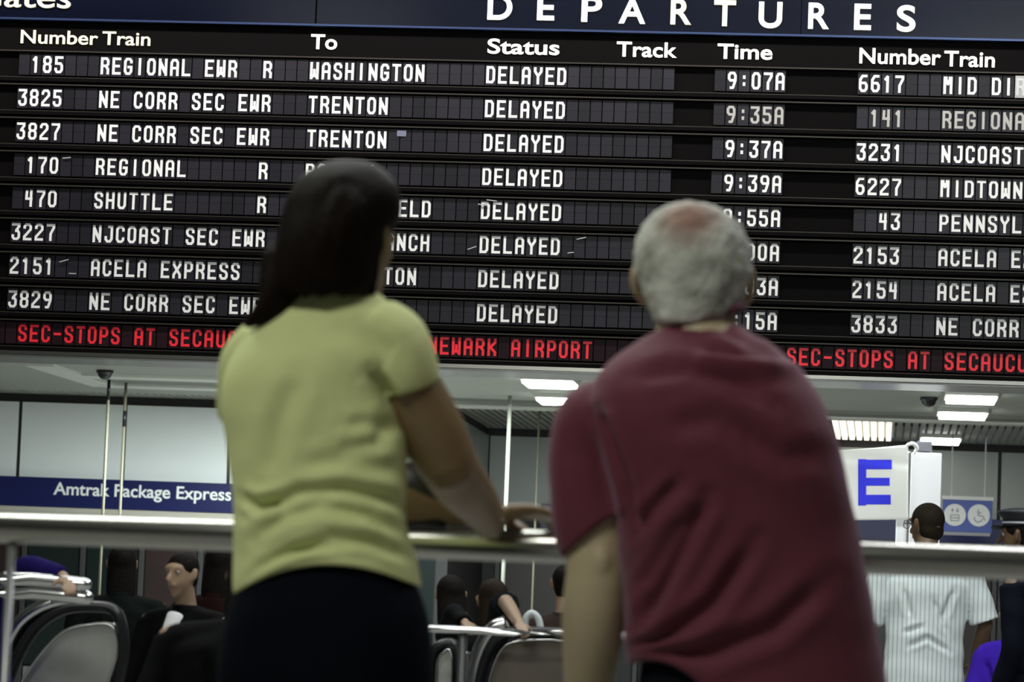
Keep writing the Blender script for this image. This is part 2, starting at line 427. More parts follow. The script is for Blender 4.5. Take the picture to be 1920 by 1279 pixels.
# ceiling lamps in view
def lamp(x0, x1, yc, dy, label):
    e = empty('ceiling_lamp', ((x0+x1)/2, yc, HC), label, 'ceiling lamp', 'ceiling lamps at the far end')
    box('housing', (x0-.02, yc-dy/2-.02, HC-.05), (x1+.02, yc+dy/2+.02, HC-.001), whitem, e)
    box('diffuser', (x0, yc-dy/2, HC-.085), (x1, yc+dy/2, HC-.051), lampm, e, .012)
p, q = atz(1761, 768, HC), atz(1850, 768, HC); lamp(p.x, q.x, p.y, .75, 'bright ceiling lamp right of the black camera dome')
p, q = atz(1775, 737, HC), atz(1868, 737, HC); lamp(p.x, q.x, p.y, .8, 'bright ceiling lamp just below the right end of the board')
p, q = atz(1728, 817, HC), atz(1800, 817, HC); lamp(p.x, q.x, p.y, .85, 'bright ceiling lamp among the slats above the white pillar')
p, q = atz(1011, 741, HC), atz(1075, 741, HC); lamp(p.x, q.x, p.y, .75, 'bright ceiling lamp left of the man in maroon')
p, q = atz(985, 708, HC), atz(1075, 708, HC); lamp(p.x, q.x, p.y, .8, 'bright ceiling lamp just below the middle of the board')
# glowing slatted light
e = empty('slatted_light', ((XLIT0+XLIT1)/2, 45.3, HC), 'glowing slatted ceiling light behind the man in maroon', 'ceiling light')
warm = mat('slat_glow', (1, .95, .85), .5, emit=1.6, ecol=(1, .93, .8))
x = XLIT0
while x < XLIT1-.03:
    box('light_slat', (x+.008, YS+.1, HC-.01), (x+pitch*.86-.01, Y2-.15, HC+.03), warm, e); x += pitch
box('light_housing', (XLIT0, YS+.09, HC+.031), (XLIT1, Y2-.14, HC+.218), beamm, e)
# camera domes
domem = mat('dome_black', (.012, .012, .014), .15)
for (px, py, lab) in ((197, 694, 'black camera dome on the ceiling at left above a pole'), (1742, 745, 'black camera dome on the ceiling at right beside a lamp')):
    p = atz(px, py, HC); bm = bmesh.new()
    rings = [[p+Vector((r*math.cos(q), r*math.sin(q), z)) for q in [2*math.pi*k/20 for k in range(20)]] for r, z in ((.095, -.001), (.095, -.03), (.08, -.035), (.072, -.065), (.045, -.093), (.012, -.102))]
    ringmesh(bm, rings); bmesh.ops.recalc_face_normals(bm, faces=bm.faces)
    setp(link('camera_dome', tomesh(bm, 'dome'), domem, None, True), lab, 'camera dome', 'ceiling camera domes')
# poles
polem = mat('pole_beige', (.17, .16, .11), .5, .1)
def pole(px, py, Y, r, lab, collar=None, m=polem):
    x = at(px, py, Y).x
    e = empty('pole', (x, Y, 0), lab, 'pole', 'thin poles below the ceiling')
    bm = bmesh.new(); tube(bm, [(x, Y, .0), (x, Y, HC-.0)], [r, r], n=1, seg=12, dome=False); link('shaft', tomesh(bm, 'pole'), m, e, True)
    bm = bmesh.new(); tube(bm, [(x, Y, 0.0), (x, Y, .02)], [r*3, r*3], n=1, seg=16, dome=False); link('base_plate', tomesh(bm, 'pole'), dsteel, e)
    if collar:  # dark reflection on the shaft, put in as a black band
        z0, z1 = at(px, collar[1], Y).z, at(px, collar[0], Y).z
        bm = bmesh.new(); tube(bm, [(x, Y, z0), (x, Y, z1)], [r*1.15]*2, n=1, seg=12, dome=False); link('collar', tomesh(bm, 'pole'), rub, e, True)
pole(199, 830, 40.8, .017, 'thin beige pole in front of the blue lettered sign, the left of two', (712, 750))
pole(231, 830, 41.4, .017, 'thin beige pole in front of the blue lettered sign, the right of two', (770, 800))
pole(953, 830, 41.6, .022, 'pale pole between the woman and the man', None, mat('pole_pale', (.24, .25, .21), .5, .1))
pole(1008, 860, 43.6, .012, 'thinnest pole, close to the left sleeve of the man')

# ------------------------------------------------------------------ departures board
BZ0 = .86+3.564*YB/22.; BDZ = .204454*YB/22.
def bx_at(col): return col*YB/22.
XN, XT, XS, XTI, XTR, XN2, XT2 = [bx_at(c) for c in (-5.28634, -4.79263, -2.44220, -.99822, -.64548, -.22113, .27326)]
P = (XS-XN)/40.0     # cell pitch
def row_z(r): return BZ0-BDZ*r
board = empty('departures_board', (-2.6, YB, row_z(9)-.3), 'large black split-flap departures board hanging across the hall', 'departures board')
zb = at(960, 690, YB).z; zt = 5.75
XA, XB_ = atx(-260, YB, 3.5), atx(2180, YB, 3.5)
DEPTH = .60
box('casing', (XA, YB+.03, zb), (XB_, YB+DEPTH, zt), blk, board)
zh = at(950, 54, YB).z   # header / board split line
box('header_panel', (XA, YB-.03, zh), (atx(592, YB, 4.8)-.005, YB+.029, zt), navyg, board)
box('header_panel', (atx(592, YB, 4.8)+.005, YB-.03, zh), (atx(1500, YB, 4.8), YB+.029, zt), navyg, board)
box('header_panel', (atx(1500, YB, 4.8)+.004, YB-.03, zh), (XB_, YB+.029, zt), navy, board)
box('header_trim', (XA, YB-.04, zh-.014), (XB_, YB+.02, zh-.001), mat('blue_trim', (.03, .05, .13), .3, .5), board)
# bottom polished trim
zc = at(960, 697, YB).z
box('bottom_trim', (XA, YB-.01, zc), (XB_, YB+.04, zb-.001), chrome, board, .008)
box('bottom_lip', (XA, YB-.03, zb-.012), (XB_, YB+.01, zb+.012), steel, board)
box('underside', (XA, YB+.041, zc), (XB_, YB+DEPTH-.02, zb-.001), mat('polished_soffit', (.6, .61, .6), .2, .9), board)
for hx in (XA+1.2, -2.6, XB_-1.2):
    box('hanger', (hx-.05, YB+.2, zt), (hx+.05, YB+.3, HB), dsteel, board)

SW = .0165; GW = .0405; GH = .0965
GL = {
'A': [(0,0,0,5),(0,5,1,6),(1,6,3,6),(3,6,4,5),(4,5,4,0),(0,2.7,4,2.7)],
'B': [(0,0,0,6),(0,6,3,6),(3,6,4,5.2),(4,5.2,4,3.8),(4,3.8,3.2,3.1),(0,3.1,3.2,3.1),(3.2,3.1,4,2.3),(4,2.3,4,.8),(4,.8,3,0),(3,0,0,0)],
'C': [(4,4.7,4,5.2),(4,5.2,3,6),(3,6,1,6),(1,6,0,5),(0,5,0,1),(0,1,1,0),(1,0,3,0),(3,0,4,.8),(4,.8,4,1.3)],
'D': [(0,0,0,6),(0,6,3,6),(3,6,4,5),(4,5,4,1),(4,1,3,0),(3,0,0,0)],
'E': [(0,0,0,6),(0,6,4,6),(0,3,3.3,3),(0,0,4,0)],
'F': [(0,0,0,6),(0,6,4,6),(0,3,3.3,3)],
'G': [(4,4.8,4,5.2),(4,5.2,3,6),(3,6,1,6),(1,6,0,5),(0,5,0,1),(0,1,1,0),(1,0,3,0),(3,0,4,.9),(4,.9,4,2.7),(2.4,2.7,4,2.7)],
'H': [(0,0,0,6),(4,0,4,6),(0,3,4,3)], 'I': [(2,0,2,6)],
'J': [(4,6,4,1),(4,1,3,0),(3,0,1.2,0),(1.2,0,.2,.9),(.2,.9,.2,1.6),(2.3,6,4,6)],
'K': [(0,0,0,6),(4,6,4,5),(4,5,1,3),(1,3,4,1),(4,1,4,0)],
'L': [(0,0,0,6),(0,0,4,0)],
'M': [(0,0,0,6),(4,0,4,6),(.5,5.6,2,4),(3.5,5.6,2,4),(0,6,.8,6),(4,6,3.2,6),(.6,5,2,3.4),(3.4,5,2,3.4)],
'N': [(0,0,0,6),(4,0,4,6),(.4,5,3.6,1),(.4,4.4,3.4,.8)],
'O': [(0,5,1,6),(1,6,3,6),(3,6,4,5),(4,5,4,1),(4,1,3,0),(3,0,1,0),(1,0,0,1),(0,1,0,5)],
'P': [(0,0,0,6),(0,6,3,6),(3,6,4,5.1),(4,5.1,4,3.5),(4,3.5,3,2.7),(3,2.7,0,2.7)],
'R': [(0,0,0,6),(0,6,3,6),(3,6,4,5.1),(4,5.1,4,3.8),(4,3.8,3.2,3),(3.2,3,0,3),(2.6,2.8,4,1.6),(4,1.6,4,0)],
'S': [(4,4.8,4,5.2),(4,5.2,3.1,6),(3.1,6,.9,6),(.9,6,0,5.2),(0,5.2,0,4.2),(0,4.2,.9,3.3),(.9,3.3,3.1,2.8),(3.1,2.8,4,2),(4,2,4,.8),(4,.8,3.1,0),(3.1,0,.9,0),(.9,0,0,.8),(0,.8,0,1.2)],
'T': [(2,0,2,6),(0,6,4,6)],
'U': [(0,6,0,1),(0,1,1,0),(1,0,3,0),(3,0,4,1),(4,1,4,6)],
'V': [(0,6,0,2.5),(0,2.5,2,0),(2,0,4,2.5),(4,2.5,4,6)],
'W': [(0,0,0,6),(4,0,4,6),(2,1.3,2,3.2),(0,.9,4,.9),(.4,.3,2,1.6),(3.6,.3,2,1.6)],
'X': [(0,6,0,5),(0,5,4,1),(4,1,4,0),(4,6,4,5),(4,5,0,1),(0,1,0,0)],
'Y': [(0,6,0,4.8),(0,4.8,2,2.9),(4,6,4,4.8),(4,4.8,2,2.9),(2,2.9,2,0)],
'0': [(0,5,1,6),(1,6,3,6),(3,6,4,5),(4,5,4,1),(4,1,3,0),(3,0,1,0),(1,0,0,1),(0,1,0,5)],
'1': [(2,0,2,6),(.6,4.6,2,5.8),(.6,4.9,2,6)],
'2': [(0,4.8,0,5.2),(0,5.2,.9,6),(.9,6,3.1,6),(3.1,6,4,5.2),(4,5.2,4,4),(4,4,0,1),(0,1,0,0),(0,0,4,0)],
'3': [(0,6,4,6),(4,6,4,5.2),(4,5.2,2.2,3.5),(2.2,3.3,3.2,3.3),(3.2,3.3,4,2.5),(4,2.5,4,.8),(4,.8,3.1,0),(3.1,0,.9,0),(.9,0,0,.8),(0,.8,0,1.3)],
'4': [(.4,6,.2,3),(.2,2.8,3.4,2.8),(3.2,6,3.2,0)],
'5': [(4,6,.2,6),(.2,6,.2,3.5),(.2,3.5,3.1,3.5),(3.1,3.5,4,2.6),(4,2.6,4,.8),(4,.8,3.1,0),(3.1,0,.9,0),(.9,0,0,.8),(0,.8,0,1.2)],
'6': [(3.6,6,1.4,6),(1.4,6,0,4.5),(0,4.5,0,1),(0,1,1,0),(1,0,3,0),(3,0,4,1),(4,1,4,2.3),(4,2.3,3.1,3.2),(3.1,3.2,.2,3.2)],
'7': [(0,6,4,6),(4,6,4,5),(4,5,2,2.4),(2,2.4,2,0)],
'8': [(.9,3.2,0,4),(0,4,0,5.2),(0,5.2,.9,6),(.9,6,3.1,6),(3.1,6,4,5.2),(4,5.2,4,4),(4,4,3.1,3.2),(3.1,3.2,.9,3.2),(3.1,3.2,4,2.4),(4,2.4,4,.8),(4,.8,3.1,0),(3.1,0,.9,0),(.9,0,0,.8),(0,.8,0,2.4),(0,2.4,.9,3.2)],
'9': [(4,3,4,5),(4,5,3.1,6),(3.1,6,.9,6),(.9,6,0,5.2),(0,5.2,0,3.8),(0,3.8,.9,3),(.9,3,4,3),(4,3,2.6,0),(2.6,0,1.4,0)],
':': [(2,1.4,2,1.8),(2,4.2,2,4.6)], '-': [(.4,3,3.6,3)],
}
def tile_mesh(ch, mats, cache={}):
    key = (ch, mats[0].name, mats[1].name)
    if key in cache: return cache[key]
    bm = bmesh.new(); w = P*.5-.0032; zlo, zhi = -.014, .1285
    zm = (zlo+zhi)/2
    bx(bm, (-w, 0, zm+.0004), (w, .012, zhi)); bx(bm, (-w, .001, zlo), (w, .013, zm-.0004))
    if ch in GL:
        y = 0.
        for k, (x0, z0, x1, z1) in enumerate(GL[ch]):
            a = Vector(((x0/4-.5)*GW, 0, SW/2+z0/6*GH)); b = Vector(((x1/4-.5)*GW, 0, SW/2+z1/6*GH))
            d = (b-a); L = d.length; d = d/L if L > 0 else Vector((0, 0, 1))
            diag = min(abs(d.x), abs(d.z)) > .05; ext = SW*(.28 if diag else .5)
            if not diag and not any(True for (p0, q0, p1, q1) in GL[ch] if (p0, q0, p1, q1) != (x0, z0, x1, z1) and abs((p1-p0)*(q1-q0)) > .01 and ((p0, q0) in ((x0, z0), (x1, z1)) or (p1, q1) in ((x0, z0), (x1, z1)))): pass
            s = Vector((-d.z, 0, d.x))*SW/2
            def e_at(px, pz):   # shorten where a chamfer meets
                return SW*.2 if any(abs((q[2]-q[0])*(q[3]-q[1])) > .01 and ((px, pz) in ((q[0], q[1]), (q[2], q[3]))) for q in GL[ch]) else ext
            a2, b2 = a-d*e_at(x0, z0), b+d*e_at(x1, z1)
            yy = -.0012-.00005*k
            r0 = [a2-s, b2-s, b2+s, a2+s]
            vs = [bm.verts.new(p+Vector((0, yy, 0))) for p in r0]; vb = [bm.verts.new(p+Vector((0, .0005, 0))) for p in r0]
            f = bm.faces.new(vs); f.material_index = 1
            for i in range(4):
                g = bm.faces.new((vs[i], vb[i], vb[(i+1) % 4], vs[(i+1) % 4])); g.material_index = 1
    bmesh.ops.recalc_face_normals(bm, faces=bm.faces)
    me = tomesh(bm, 'flap'); me.materials.append(mats[0]); me.materials.append(mats[1]); cache[key] = me
    return me
def put(row, x, ch, mats, blank=False):
    o = bpy.data.objects.new('letter_flap' if ch != ' ' else 'blank_flap', tile_mesh(ch, mats)); COL.objects.link(o)
    o.location = (x, YB+.004, row_z(row)); o.parent = board; o.matrix_parent_inverse = Matrix.Translation(-board.location)
    return o
WM, DM, RM = (tilem, ink), (tilem, inkdim), (tilered, inkred)
def cells(row, x0, s, mats, lo=None, hi=None):
    """x0 = left edge of the first glyph"""
    for i, ch in enumerate(s):
        put(row, x0+P*i+(GW+SW)/2, ch, mats)
rowsL = [
 (' 185', 'REGIONAL EWR  R', 'WASHINGTON', ' 9:07A'), ('3825', 'NE CORR SEC EWR', 'TRENTON', ' 9:35A'),
 ('3827', 'NE CORR SEC EWR', 'TRENTON', ' 9:37A'), (' 170', 'REGIONAL      R', 'BOSTON', ' 9:39A'),
 (' 470', 'SHUTTLE       R', 'SPRINGFIELD', ' 9:55A'), ('3227', 'NJCOAST SEC EWR', 'LONG BRANCH', '10:00A'),
 ('2151', 'ACELA EXPRESS', 'WASHINGTON', '10:03A'), ('3829', 'NE CORR SEC EWR', 'TRENTON', '10:15A')]
rowsR = [('6617', 'MID DIR'), (' 141', 'REGIONAL'), ('3231', 'NJCOAST'), ('6227', 'MIDTOWN'), ('  43', 'PENNSYLV'), ('2153', 'ACELA EX'), ('2154', 'ACELA EX'), ('3833', 'NE CORR ')]
for i, (n, tr, to, ti) in enumerate(rowsL):
    r = i+1
    s = n.ljust(7)+tr.ljust(18)+to.ljust(15)+'DELAYED'.ljust(16)
    cells(r, XN, s, WM)
    cells(r, XTI-P*1.0, ti, DM if i == 1 else WM)
    n2, t2 = rowsR[i]
    if i == 1: cells(r, XN2, n2.ljust(7)+t2, DM)
    elif i == 0:
        cells(r, XN2, n2.ljust(7)+'MID DI', WM)
        o = put(r, XN2+P*13+(GW+SW)/2, 'R', (mat('flap_turning', (.42, .42, .42), .5), mat('flap_turning_ink', (.62, .62, .62), .5))); o.rotation_euler = (.12, 0, 0)
    else: cells(r, XN2, (n2.ljust(7)+t2)[:15], WM)
red = (' '*2+'SEC-STOPS AT SECAUCUS EWR-STOPS AT NEWARK AIRPORT').ljust(67)+'SEC-STOPS AT SECAUCUS'
cells(9, XN-P, red[:88], RM)
# row ledges: thin rails above and below each line of flaps
for r in range(1, 10):
    z = row_z(r)
    box('row_ledge', (XA+.02, YB-.022, z+.1385), (XB_-.02, YB+.029, z+.1465), trimdk, board)
    box('row_ledge', (XA+.02, YB-.010, z-.0335), (XB_-.02, YB+.029, z-.0285), trimdk, board)
    box('row_divider', (XA+.02, YB-.018, z-.0580), (XB_-.02, YB+.029, z-.0340), blk, board)
for (a, b, c) in ((XTR, 0, 0),):
    pass
# flaps caught mid-turn: thin pale edges
for (px, py, wpx, ang) in ((922, 376, 20, -.1), (905, 384, 18, -.1), (885, 465, 18, .35), (1090, 447, 18, .25), (1070, 474, 12, .15), (120, 489, 18, .3), (136, 513, 14, 0), (125, 296, 16, .1)):
    p = at(px, py, YB-.01); bm = bmesh.new(); L = wpx*YB/F/2
    bx(bm, (-L, -.004, -.003), (L, .004, .003)); o = link('flap_edge', tomesh(bm, 'edge'), mat('flap_edge_pale', (.42, .44, .45), .5), board); o.location = p; o.rotation_euler = (0, -ang, 0)
p = at(753, 250, YB-.004); o = box('half_flap', (p.x-.03, YB-.004, p.z-.02), (p.x+.03, YB+.002, p.z+.02), mat('flap_blue_grey', (.16, .17, .24), .4), board)
# headings
YT = YB-.002
for (t, l, r_, bs, cp, m, of) in (('Number', 39, 184, 81, 26, litw, .010), ('Train', 192, 282, 84, 26, litw, .010), ('To', 583, 632, 91.5, 28, lit, .017),
        ('Status', 914, 1049, 100, 28, lit, .017), ('Track', 1156, 1269, 105.5, 28, lit, .017), ('Time', 1345, 1448, 109.5, 28, lit, .017),
        ('Number', 1611, 1764, 118.5, 29, lit, .016), ('Train', 1770, 1865, 124, 29, lit, .016)):
    text('heading', t, l, r_, bs, cp, YB+.029, m, board, depth=.012, off=of)
for ch, l, r_, bs in (('D', 914, 960, 36), ('E', 1007, 1039, 37), ('P', 1090, 1128, 40), ('A', 1160, 1210, 43), ('R', 1257, 1296, 45), ('T', 1338, 1379, 48), ('U', 1422, 1466, 51), ('R', 1515, 1554, 53), ('E', 1601, 1633, 55), ('S', 1681, 1716, 58)):
    text('heading_letter', ch, l, r_, bs, 48, YB-.03, litw if ch == 'T' and l < 1400 or l == 1257 else lit, board, depth=.02, off=.02)
text('heading', 'Gates', -48, 133, 12, 44, YB-.03, litw, board, depth=.02, off=.005)

# ------------------------------------------------------------------ foreground railing
YR = 7.12; zr = at(960, 1023, YR).z
rl = empty('railing', (atx(960, YR, .5), YR, 0), 'thick brushed steel railing the two people lean on', 'railing')
bm = bmesh.new(); tube(bm, [(-4.5, YR, zr), (4.2, YR, zr)], [.031, .031], n=1, seg=32, dome=False); link('handrail', tomesh(bm, 'rail'), steel, rl, True)
for px in (15, 1130, -1300, 2300):
    x = at(px, 1150, YR).x
    bm = bmesh.new(); tube(bm, [(x, YR, 0.0), (x, YR, zr-.02)], [.0085, .0085], n=1, seg=14, dome=False); link('post', tomesh(bm, 'post'), dsteel, rl, True)
    bm = bmesh.new(); tube(bm, [(x, YR, 0.0), (x, YR, .015)], [.05, .05], n=1, seg=20, dome=False); link('base_plate', tomesh(bm, 'plate'), dsteel, rl, True)

#@@PEOPLE@@
# ------------------------------------------------------------------ escalator ends and low pipe barriers
panelE = mat('escalator_panel', (.42, .43, .41), .35, .6, var=.1, vscale=3, stretch=(8, 1, 1))
panelD = mat('escalator_panel_dark', (.16, .14, .12), .3, .5, var=.2, vscale=3)
def esc(Y, outline, hand, deck, label, pmat, band, thick=.06, rh=.019, rd=.03):
    """outline / hand / deck are curves seen at depth Y; the newel stands on the floor"""
    lo = at(*outline[0], Y); e = empty('escalator_balustrade', (at(outline[len(outline)//2][0], 1200, Y).x, Y, 0), label, 'escalator')
    P_ = [Vector(q) for q in [tuple(v) for v in catmull([at(a, b, Y) for a, b in outline], 6)]]
    P_ = [Vector((P_[0].x-.10, Y, .02))]+P_+[Vector((P_[-1].x+.0, Y, .02))]
    bm = bmesh.new(); ringmesh(bm, [[p+Vector((0, thick/2, 0)) for p in P_], [p-Vector((0, thick/2, 0)) for p in P_]])
    bmesh.ops.recalc_face_normals(bm, faces=bm.faces); link('side_panel', tomesh(bm, 'panel'), pmat, e)
    def run(name, pts, a, b, m, dy=0.):
        Q = [at(x, y, Y)+Vector((0, dy, 0)) for x, y in pts]
        bm = bmesh.new(); tube(bm, Q, [(a, b)]*len(Q), side=(0, 1, 0), n=6, seg=12, dome=False)
        link(name, tomesh(bm, name), m, e, True)
    run('handrail', hand, .04, rh, rub)
    run('skirt_trim', deck, .07, rd, band, .03)
    run('inner_trim', [(a+(3 if i < len(outline)/2 else -2), b-2) for i, (a, b) in enumerate(outline)], .045, .006, chrome)
    return e
esc(12., [(30, 1300), (60, 1252), (92, 1212), (125, 1184), (175, 1173), (212, 1174), (225, 1195), (226, 1230), (212, 1275), (205, 1300)],
    [(8, 1310), (16, 1279), (34, 1230), (63, 1182), (100, 1152), (137, 1139), (187, 1138), (212, 1143), (224, 1160), (230, 1190), (231, 1225), (222, 1275), (214, 1310)],
    [(-14, 1310), (2, 1265), (14, 1215), (38, 1170), (72, 1144), (108, 1131), (140, 1126)],
    'steel escalator balustrade end with curved black handrail at the left edge', panelE, chrome)
esc(12.4, [(912, 1310), (920, 1262), (938, 1222), (962, 1206), (1005, 1202), (1050, 1203), (1085, 1212), (1092, 1260), (1080, 1310)],
    [(894, 1310), (902, 1262), (916, 1222), (936, 1196), (960, 1186), (1010, 1186), (1060, 1189), (1090, 1200), (1100, 1240), (1096, 1310)],
    [(883, 1310), (890, 1255), (905, 1210), (926, 1180), (948, 1170)],
    'dark escalator balustrade between the woman and the man, the nearer one with curved end', panelD, chrome)
esc(12.55, [(818, 1310), (819, 1262), (822, 1234), (835, 1222), (848, 1222), (852, 1250), (850, 1310)],
    [(806, 1310), (808, 1255), (814, 1222), (834, 1208), (853, 1212), (860, 1250), (858, 1310)],
    [(868, 1310), (868, 1255), (872, 1222)],
    'narrow pale escalator balustrade beside the right hip of the woman', panelE, chrome)
def barrier(Y, pts, r, label, name='pipe_barrier', posts=(), second=None):
    e = empty(name, (at(pts[0][0], pts[0][1], Y).x, Y, 0), label, 'barrier')
    Q = [at(x, y, Y) for x, y in pts]
    bm = bmesh.new(); tube(bm, Q, [r]*len(Q), n=2, seg=20, dome=True); link('pipe', tomesh(bm, 'pipe'), chrome, e, True)
    if second:
        Q2 = [q+Vector((0, .02, -second)) for q in Q]
        bm = bmesh.new(); tube(bm, Q2, [r*1.1]*len(Q2), n=2, seg=20, dome=True); link('pipe', tomesh(bm, 'pipe'), chrome, e, True)
    for px in posts:
        x = at(px, pts[0][1], Y).x; z = at(px, pts[0][1], Y).z-(second or 0)
        bm = bmesh.new(); tube(bm, [(x, Y+.01, 0), (x, Y+.01, z)], [.015]*2, n=1, seg=12, dome=False); link('post', tomesh(bm, 'post'), mulm, e, True)
    return e
barrier(11.3, [(-300, 1082), (-60, 1082), (60, 1087), (160, 1096)], .021, 'thick double steel pipe barrier with a hand resting on it at the left edge', posts=(-200,), second=.04)
barrier(12.2, [(806, 1179), (900, 1183), (1044, 1189), (1300, 1196)], .013, 'thin steel pipe barrier behind the middle escalator ends', posts=(868,))

# ------------------------------------------------------------------ people
def hand(bm, wrist, d, palm, thumb, s=1., curl=.5):
    """palm block, four fingers of unequal length, a thumb from the side of the palm. d: along hand, palm: palm normal, thumb: thumb side"""
    d = Vector(d).normalized(); palm = Vector(palm); palm = (palm-d*palm.dot(d)).normalized(); t = Vector(thumb); t = (t-d*t.dot(d)-palm*t.dot(palm)).normalized()
    w = Vector(wrist)
    tube(bm, [w-d*.02, w+d*.02*s, w+d*.06*s, w+d*.092*s], [(.024*s, .019*s), (.031*s, .018*s), (.040*s, .016*s), (.038*s, .013*s)], side=t, n=3, seg=14)
    for k, (off, L, a0) in enumerate(((.029, .074, .06), (.010, .084, .0), (-.009, .078, -.03), (-.027, .060, -.10))):
        p = w+d*.086*s+t*off*s; dirv = (d+t*a0).normalized(); pts = [p-dirv*.012]
        ang = 0
        for seg_l in (.45, .30, .25):
            ang += curl*(.55 if seg_l == .45 else .75)
            dv = dirv*math.cos(ang)+palm*math.sin(ang); p = p+dv*L*seg_l*s; pts.append(p.copy())
        tube(bm, pts, [.0095*s, .009*s, .0082*s, .007*s], side=t, n=3, seg=10)
    p = w+d*.028*s+t*.026*s; dv = (d*.55+t*.75+palm*.25).normalized(); dv2 = (d*.85+t*.35+palm*.5).normalized()
    tube(bm, [p-dv*.01, p+dv*.030*s, p+dv*.030*s+dv2*.028*s, p+dv*.03*s+dv2*.048*s], [.0125*s, .011*s, .0095*s, .0075*s], n=3, seg=10)

def skin(name, col, rough=.5):
    return mat(name, col, rough, var=.10, vscale=14, bump=.08, bscale=90)
def face(bm, c, f, r, u, s=1.):
    """nose, brow, lips, chin and ears on a head centred at c; f forward, r right, u up"""
    tube(bm, [c+f*.086*s+u*.022*s, c+f*.104*s-u*.004*s, c+f*.117*s-u*.026*s], [(.008*s, .010*s), (.011*s, .012*s), (.017*s, .014*s)], side=r, n=3, seg=10)
    tube(bm, [c+f*.083*s+u*.034*s-r*.045*s, c+f*.093*s+u*.036*s, c+f*.083*s+u*.034*s+r*.045*s], [.010*s, .011*s, .010*s], n=3, seg=8)
    tube(bm, [c+f*.088*s-u*.056*s-r*.022*s, c+f*.100*s-u*.056*s, c+f*.088*s-u*.056*s+r*.022*s], [.006*s, .009*s, .006*s], n=3, seg=8)
    for q in (-1, 1):
        tube(bm, [c+r*q*.074*s+u*.022*s-f*.008*s, c+r*q*.088*s+u*.028*s-f*.018*s, c+r*q*.089*s-u*.004*s-f*.014*s, c+r*q*.077*s-u*.030*s-f*.002*s], [(.006*s, .008*s), (.007*s, .013*s), (.007*s, .012*s), (.005*s, .007*s)], n=3, seg=10)
def head(bm, c, f, r, u, s=1.):
    ell(bm, c+u*.018*s-f*.008*s, (.074*s, .094*s, .092*s), rot=Matrix((r, f, u)).transposed(), u=24, v=18)
    tube(bm, [c-u*.02*s+f*.012*s, c-u*.062*s+f*.026*s, c-u*.095*s+f*.045*s], [(.068*s, .078*s), (.056*s, .062*s), (.030*s, .032*s)], side=r, n=3, seg=18)
    face(bm, c, f, r, u, s)
def eyes(c, f, r, u, par, s=1.):
    wm = mat('eye_white', (.32, .30, .27), .3); im = mat('eye_iris', (.04, .025, .015), .2)
    for q in (-1, 1):
        p = c+f*.0735*s+u*.012*s+r*q*.031*s
        bm = bmesh.new(); ell(bm, p, (.0125*s,)*3, u=14, v=10); e = link('eye', tomesh(bm, 'eye'), wm, par, True)
        bm = bmesh.new(); ell(bm, p+f*.0085*s, (.0055*s,)*3, u=12, v=8); link('iris', tomesh(bm, 'iris'), im, e, True)
def frame(f, u=Vector((0, 0, 1))):
    f = Vector(f).normalized(); r = f.cross(u).normalized(); u2 = r.cross(f).normalized(); return f, r, u2

def shoe(name, c, f, s, m, par):
    bm = bmesh.new(); r = f.cross(Vector((0, 0, 1)))
    rings = []
    for t, w, h in ((-.10, .022, .045), (-.085, .034, .07), (-.03, .037, .085), (.04, .044, .065), (.11, .046, .045), (.15, .036, .035), (.168, .015, .022)):
        p = c+f*t*s; ring = []
        for k in range(14):
            q = 2*math.pi*k/14; z = math.sin(q)*.5+.5
            ring.append(Vector((p.x, p.y, 0))+r*math.cos(q)*w*s*(1 if z > .2 else .92)+Vector((0, 0, z*h*s+.001)))
        rings.append(ring)
    ringmesh(bm, rings); bmesh.ops.recalc_face_normals(bm, faces=bm.faces)
    link(name, tomesh(bm, 'shoe'), m, par, True)

